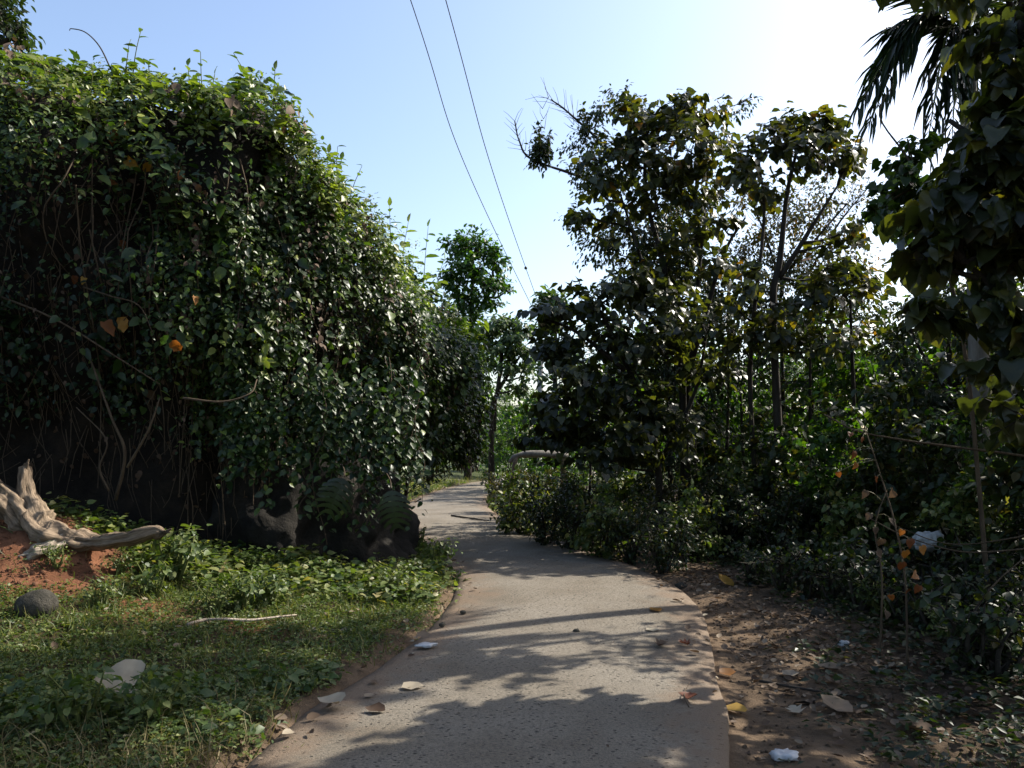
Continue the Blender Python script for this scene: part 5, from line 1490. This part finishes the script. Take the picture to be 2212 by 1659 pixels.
fallen('ochre curled leaf among near grass blades on the right', 1985, 1590, .18, 'dry', BROAD, 2.4, .3, .4, .03, curl=.6)
fallen('grey standing leaf caught in the shaded weeds', 1912, 1320, .18, 'dry', HEART, 4.5, .2, .7, .16, nrm=(.2, -1, .25))
fallen('pale leaf wedged in shaded litter near the verge shrubs', 1450, 1235, .16, 'dry', BROAD, .4, .4, .9, .03)
fallen('tan leaf upright in the shaded litter before the sapling', 1990, 1345, .16, 'dry', BROAD, 4.2, .2, .6, .14, nrm=(-.3, -1, .3))


def crumple(name, label, cat, p, rad, mat, seed, amp=.5, sub=3):
    o = boulder(name, p, rad, mat, label, cat, seed, amp, sub, 2.2 / max(rad), amp)
    return o


p = ground_at(1690, 1640)
crumple('plastic_wrapper', 'crumpled white plastic wrapper on the near dirt edge', 'wrapper', p + [0, 0, .02], (.06, .045, .022), 'plastic', 3.3)
p = ground_at(1745, 1522)
crumple('paper_scrap', 'white paper scrap on the dirt between two pale leaves', 'scrap', p + [0, 0, .015], (.06, .02, .0), 'plastic', 5.1)
p = ground_at(1822, 1395)
crumple('paper_scrap', 'small white scrap in the deep shade before the weeds', 'scrap', p + [0, 0, .02], (.04, .03, .02), 'plastic', 6.7)
p = ground_at(1767, 1333)
crumple('paper_scrap', 'pale crumpled scrap on the dirt strip near the weeds', 'scrap', p + [0, 0, .03], (.06, .05, .05), 'stone', 2.7)
p = ground_at(918, 1398)
crumple('plastic_wrapper', 'clear whitish wrapper scrap at the grass edge under the tan leaf', 'wrapper', p + [0, 0, .015], (.06, .04, .012), 'plastic', 9.7)
p = ground_at(1205, 1137 + 28)
crumple('paper_scrap', 'tiny white scrap on the lane edge below the dark verge shrubs', 'scrap', p + [0, 0, .02], (.11, .06, .02), 'plastic', 1.7)
p = at(2005, 1168, 8.2)
zg = gz(p[0], p[1])
crumple('plastic_bag', 'white plastic bag lying in the dark undergrowth', 'bag', (p[0], p[1], max(zg + .12, p[2])), (.12, .10, .09), 'plastic', 4.4, .36, 4)
p = ground_at(2225, 1195)
crumple('grey_sack', 'rounded blue-grey bundle half hidden at the edge of the dark undergrowth', 'sack', (p[0], p[1], gz(p[0], p[1]) + .2), (.28, .2, .3), 'sack', 6.4, .15, 4)
for k, (px, py, lab) in enumerate(((1245, 1366, 'small dark pebble on the sunlit concrete'), (1000, 1325, 'pebble at the shaded grass edge beside the bend'), (1470, 1270, 'stone in the litter by the slab corner'), (955, 1352, 'little brown stone on the grass edge of the lane'))):
    p = ground_at(px, py)
    crumple('pebble', lab, 'pebble', p + [0, 0, .01], (.025, .02, .018) if k != 2 else (.07, .05, .05), 'stone', k * 3.3, .2)

# ------------------------------------------------------------------ thin plants at the right
def sapling(label, stem, spots, size, mat, hue, name='sapling'):
    P = [at(*q) for q in stem]
    P[0][2] = gz(P[0][0], P[0][1]) - .02
    o = thing(name, P[0], label, 'sapling')
    V, Fs = tube(P, [.009, .004], 5)
    add_world('stem', V, Fs, G['vine'], o)
    C = catmull(P, 40)
    Q = []
    for px, py, d in spots:
        q = at(px, py, d)
        k = int(np.argmin(np.linalg.norm(C - q, axis=1)))
        V, Fs = tube([C[k], (C[k] + q) / 2 + [0, 0, .02], q], [.003, .002], 4, n=5)
        add_world('petiole', V, Fs, G['brownstem'], o)
        Q.append(q)
    Q = np.array(Q)
    n = len(Q)
    L = (Q, rng.normal(size=(n, 3)) * .4 + [0, -.1, -1], rng.normal(size=(n, 3)) * .4 + [.1, -1, .3], size * rng.uniform(.7, 1.2, n), rng.uniform(*hue, n))
    leaf_objects(L, np.arange(n), mat + 'sap', HEART, G[mat], o)
    return o


sapling('spindly sapling with yellow and orange heart leaves before the dark undergrowth', [(1960, 1400, 5.7), (1955, 1250, 5.75), (1930, 1120, 5.8), (1900, 1020, 5.85), (1870, 930, 5.9)],
        [(1838, 935, 5.9), (1862, 945, 5.85), (1845, 975, 5.85), (1850, 1000, 5.8), (1895, 1030, 5.8), (1950, 1145, 5.7), (1965, 1165, 5.7), (1955, 1190, 5.7), (1990, 1180, 5.65), (1948, 1215, 5.7), (1985, 1265, 5.6), (1960, 1275, 5.65), (1925, 1285, 5.7), (1810, 1020, 5.9), (1980, 1240, 5.6)], .062, 'orange', (.0, .55))
sapling('sapling with dull brown hanging leaves at the foot of the undergrowth', [(1900, 1390, 5.9), (1905, 1250, 5.9), (1890, 1140, 5.95), (1915, 1060, 6)],
        [(1890, 1140, 5.9), (1905, 1165, 5.9), (1880, 1110, 5.9), (1925, 1120, 5.9), (1915, 1320, 5.8), (1895, 1190, 5.9), (1930, 1060, 5.95), (1870, 1060, 5.95)], .075, 'dry', (.0, .45))
for lab, line, r_ in (('long bare branch arching across the dark undergrowth under the near heart leaves', [(2330, 1390, 6.0), (2300, 1010, 6), (2212, 985, 6), (2060, 965, 6.1), (1950, 950, 6.2), (1850, 930, 6.3), (1780, 895, 6.4)], .014),
                      ('thin bare branch level with the white bag', [(2340, 1420, 6.2), (2320, 1180, 6.2), (2212, 1186, 6.2), (2080, 1192, 6.3), (1960, 1160, 6.4), (1880, 1120, 6.5)], .010),
                      ('forked bare branch above the white bag', [(2360, 1430, 6.4), (2330, 1130, 6.4), (2200, 1160, 6.4), (2050, 1175, 6.5), (1920, 1130, 6.6)], .009),
                      ('slanting bare branch low beside the shaded weeds', [(2080, 1420, 5.7), (2100, 1330, 5.75), (2150, 1260, 5.8), (2230, 1190, 5.9)], .010)):
    P = [at(*q) for q in line]
    P[0][2] = gz(P[0][0], P[0][1])
    V, Fs = tube(P, np.linspace(r_, r_ * .4, len(P)), 5, rough=.1)
    o = add('bare_branch', mesh_from('bare_branch', V - P[0], Fs, G['vine']), None, P[0])
    tag(o, lab, 'branch')

# thin trunks standing in the undergrowth
for k, (px, py, d, tp, r_, lab) in enumerate(((1500, 1150, 12.8, 700, .06, 'thick dark trunk behind the verge, right of the spreading tree'), (1560, 1130, 14.5, 650, .035, 'thin dark trunk right of the two thick ones'), (1610, 1120, 15, 640, .03, 'thin trunk under the edge of the flat-topped crown'), (1390, 1140, 14.5, 760, .03, 'thin upright trunk left of the thick dark one'), (1340, 1130, 15.5, 760, .03, 'thin trunk inside the shade of the spreading tree'), (1270, 1120, 16.5, 800, .03, 'thin pale trunk far left inside the shade'), (1760, 1130, 13, 680, .035, 'thin trunk under the drooping side of the flat-topped crown'), (1860, 1150, 12, 640, .04, 'thin trunk between the sapling and the palm trunk'))):
    b_ = at(px, py, d); b_[2] = gz(b_[0], b_[1]) - .03
    o = thing('thin_tree', b_, lab, 'tree', 'thin trunks in the undergrowth')
    tp_ = at(px + rng.uniform(-25, 25), tp, d)
    V, Fs = tube([b_, (b_ + tp_) / 2 + rng.normal(size=3) * [.06, .06, 0], tp_], [r_, r_ * .8, r_ * .45], 7, n=14, rough=.1)
    add_world('trunk', V, Fs, G['bark'], o)
    L, (a0, a1) = clump_leaves(tp_ + [0, 0, .1], np.array([.7, .6, .55]), 150, .13, .5, 9, (0, .9), tp_)
    leaf_stuff('crown', L, BROAD, G['fine'], o)
    V, Fq = twigs_mesh(a0, a1, .006, .002)
    tag(add_world('twig_sprays', V, Fq, G['bark'], o), kind='stuff')
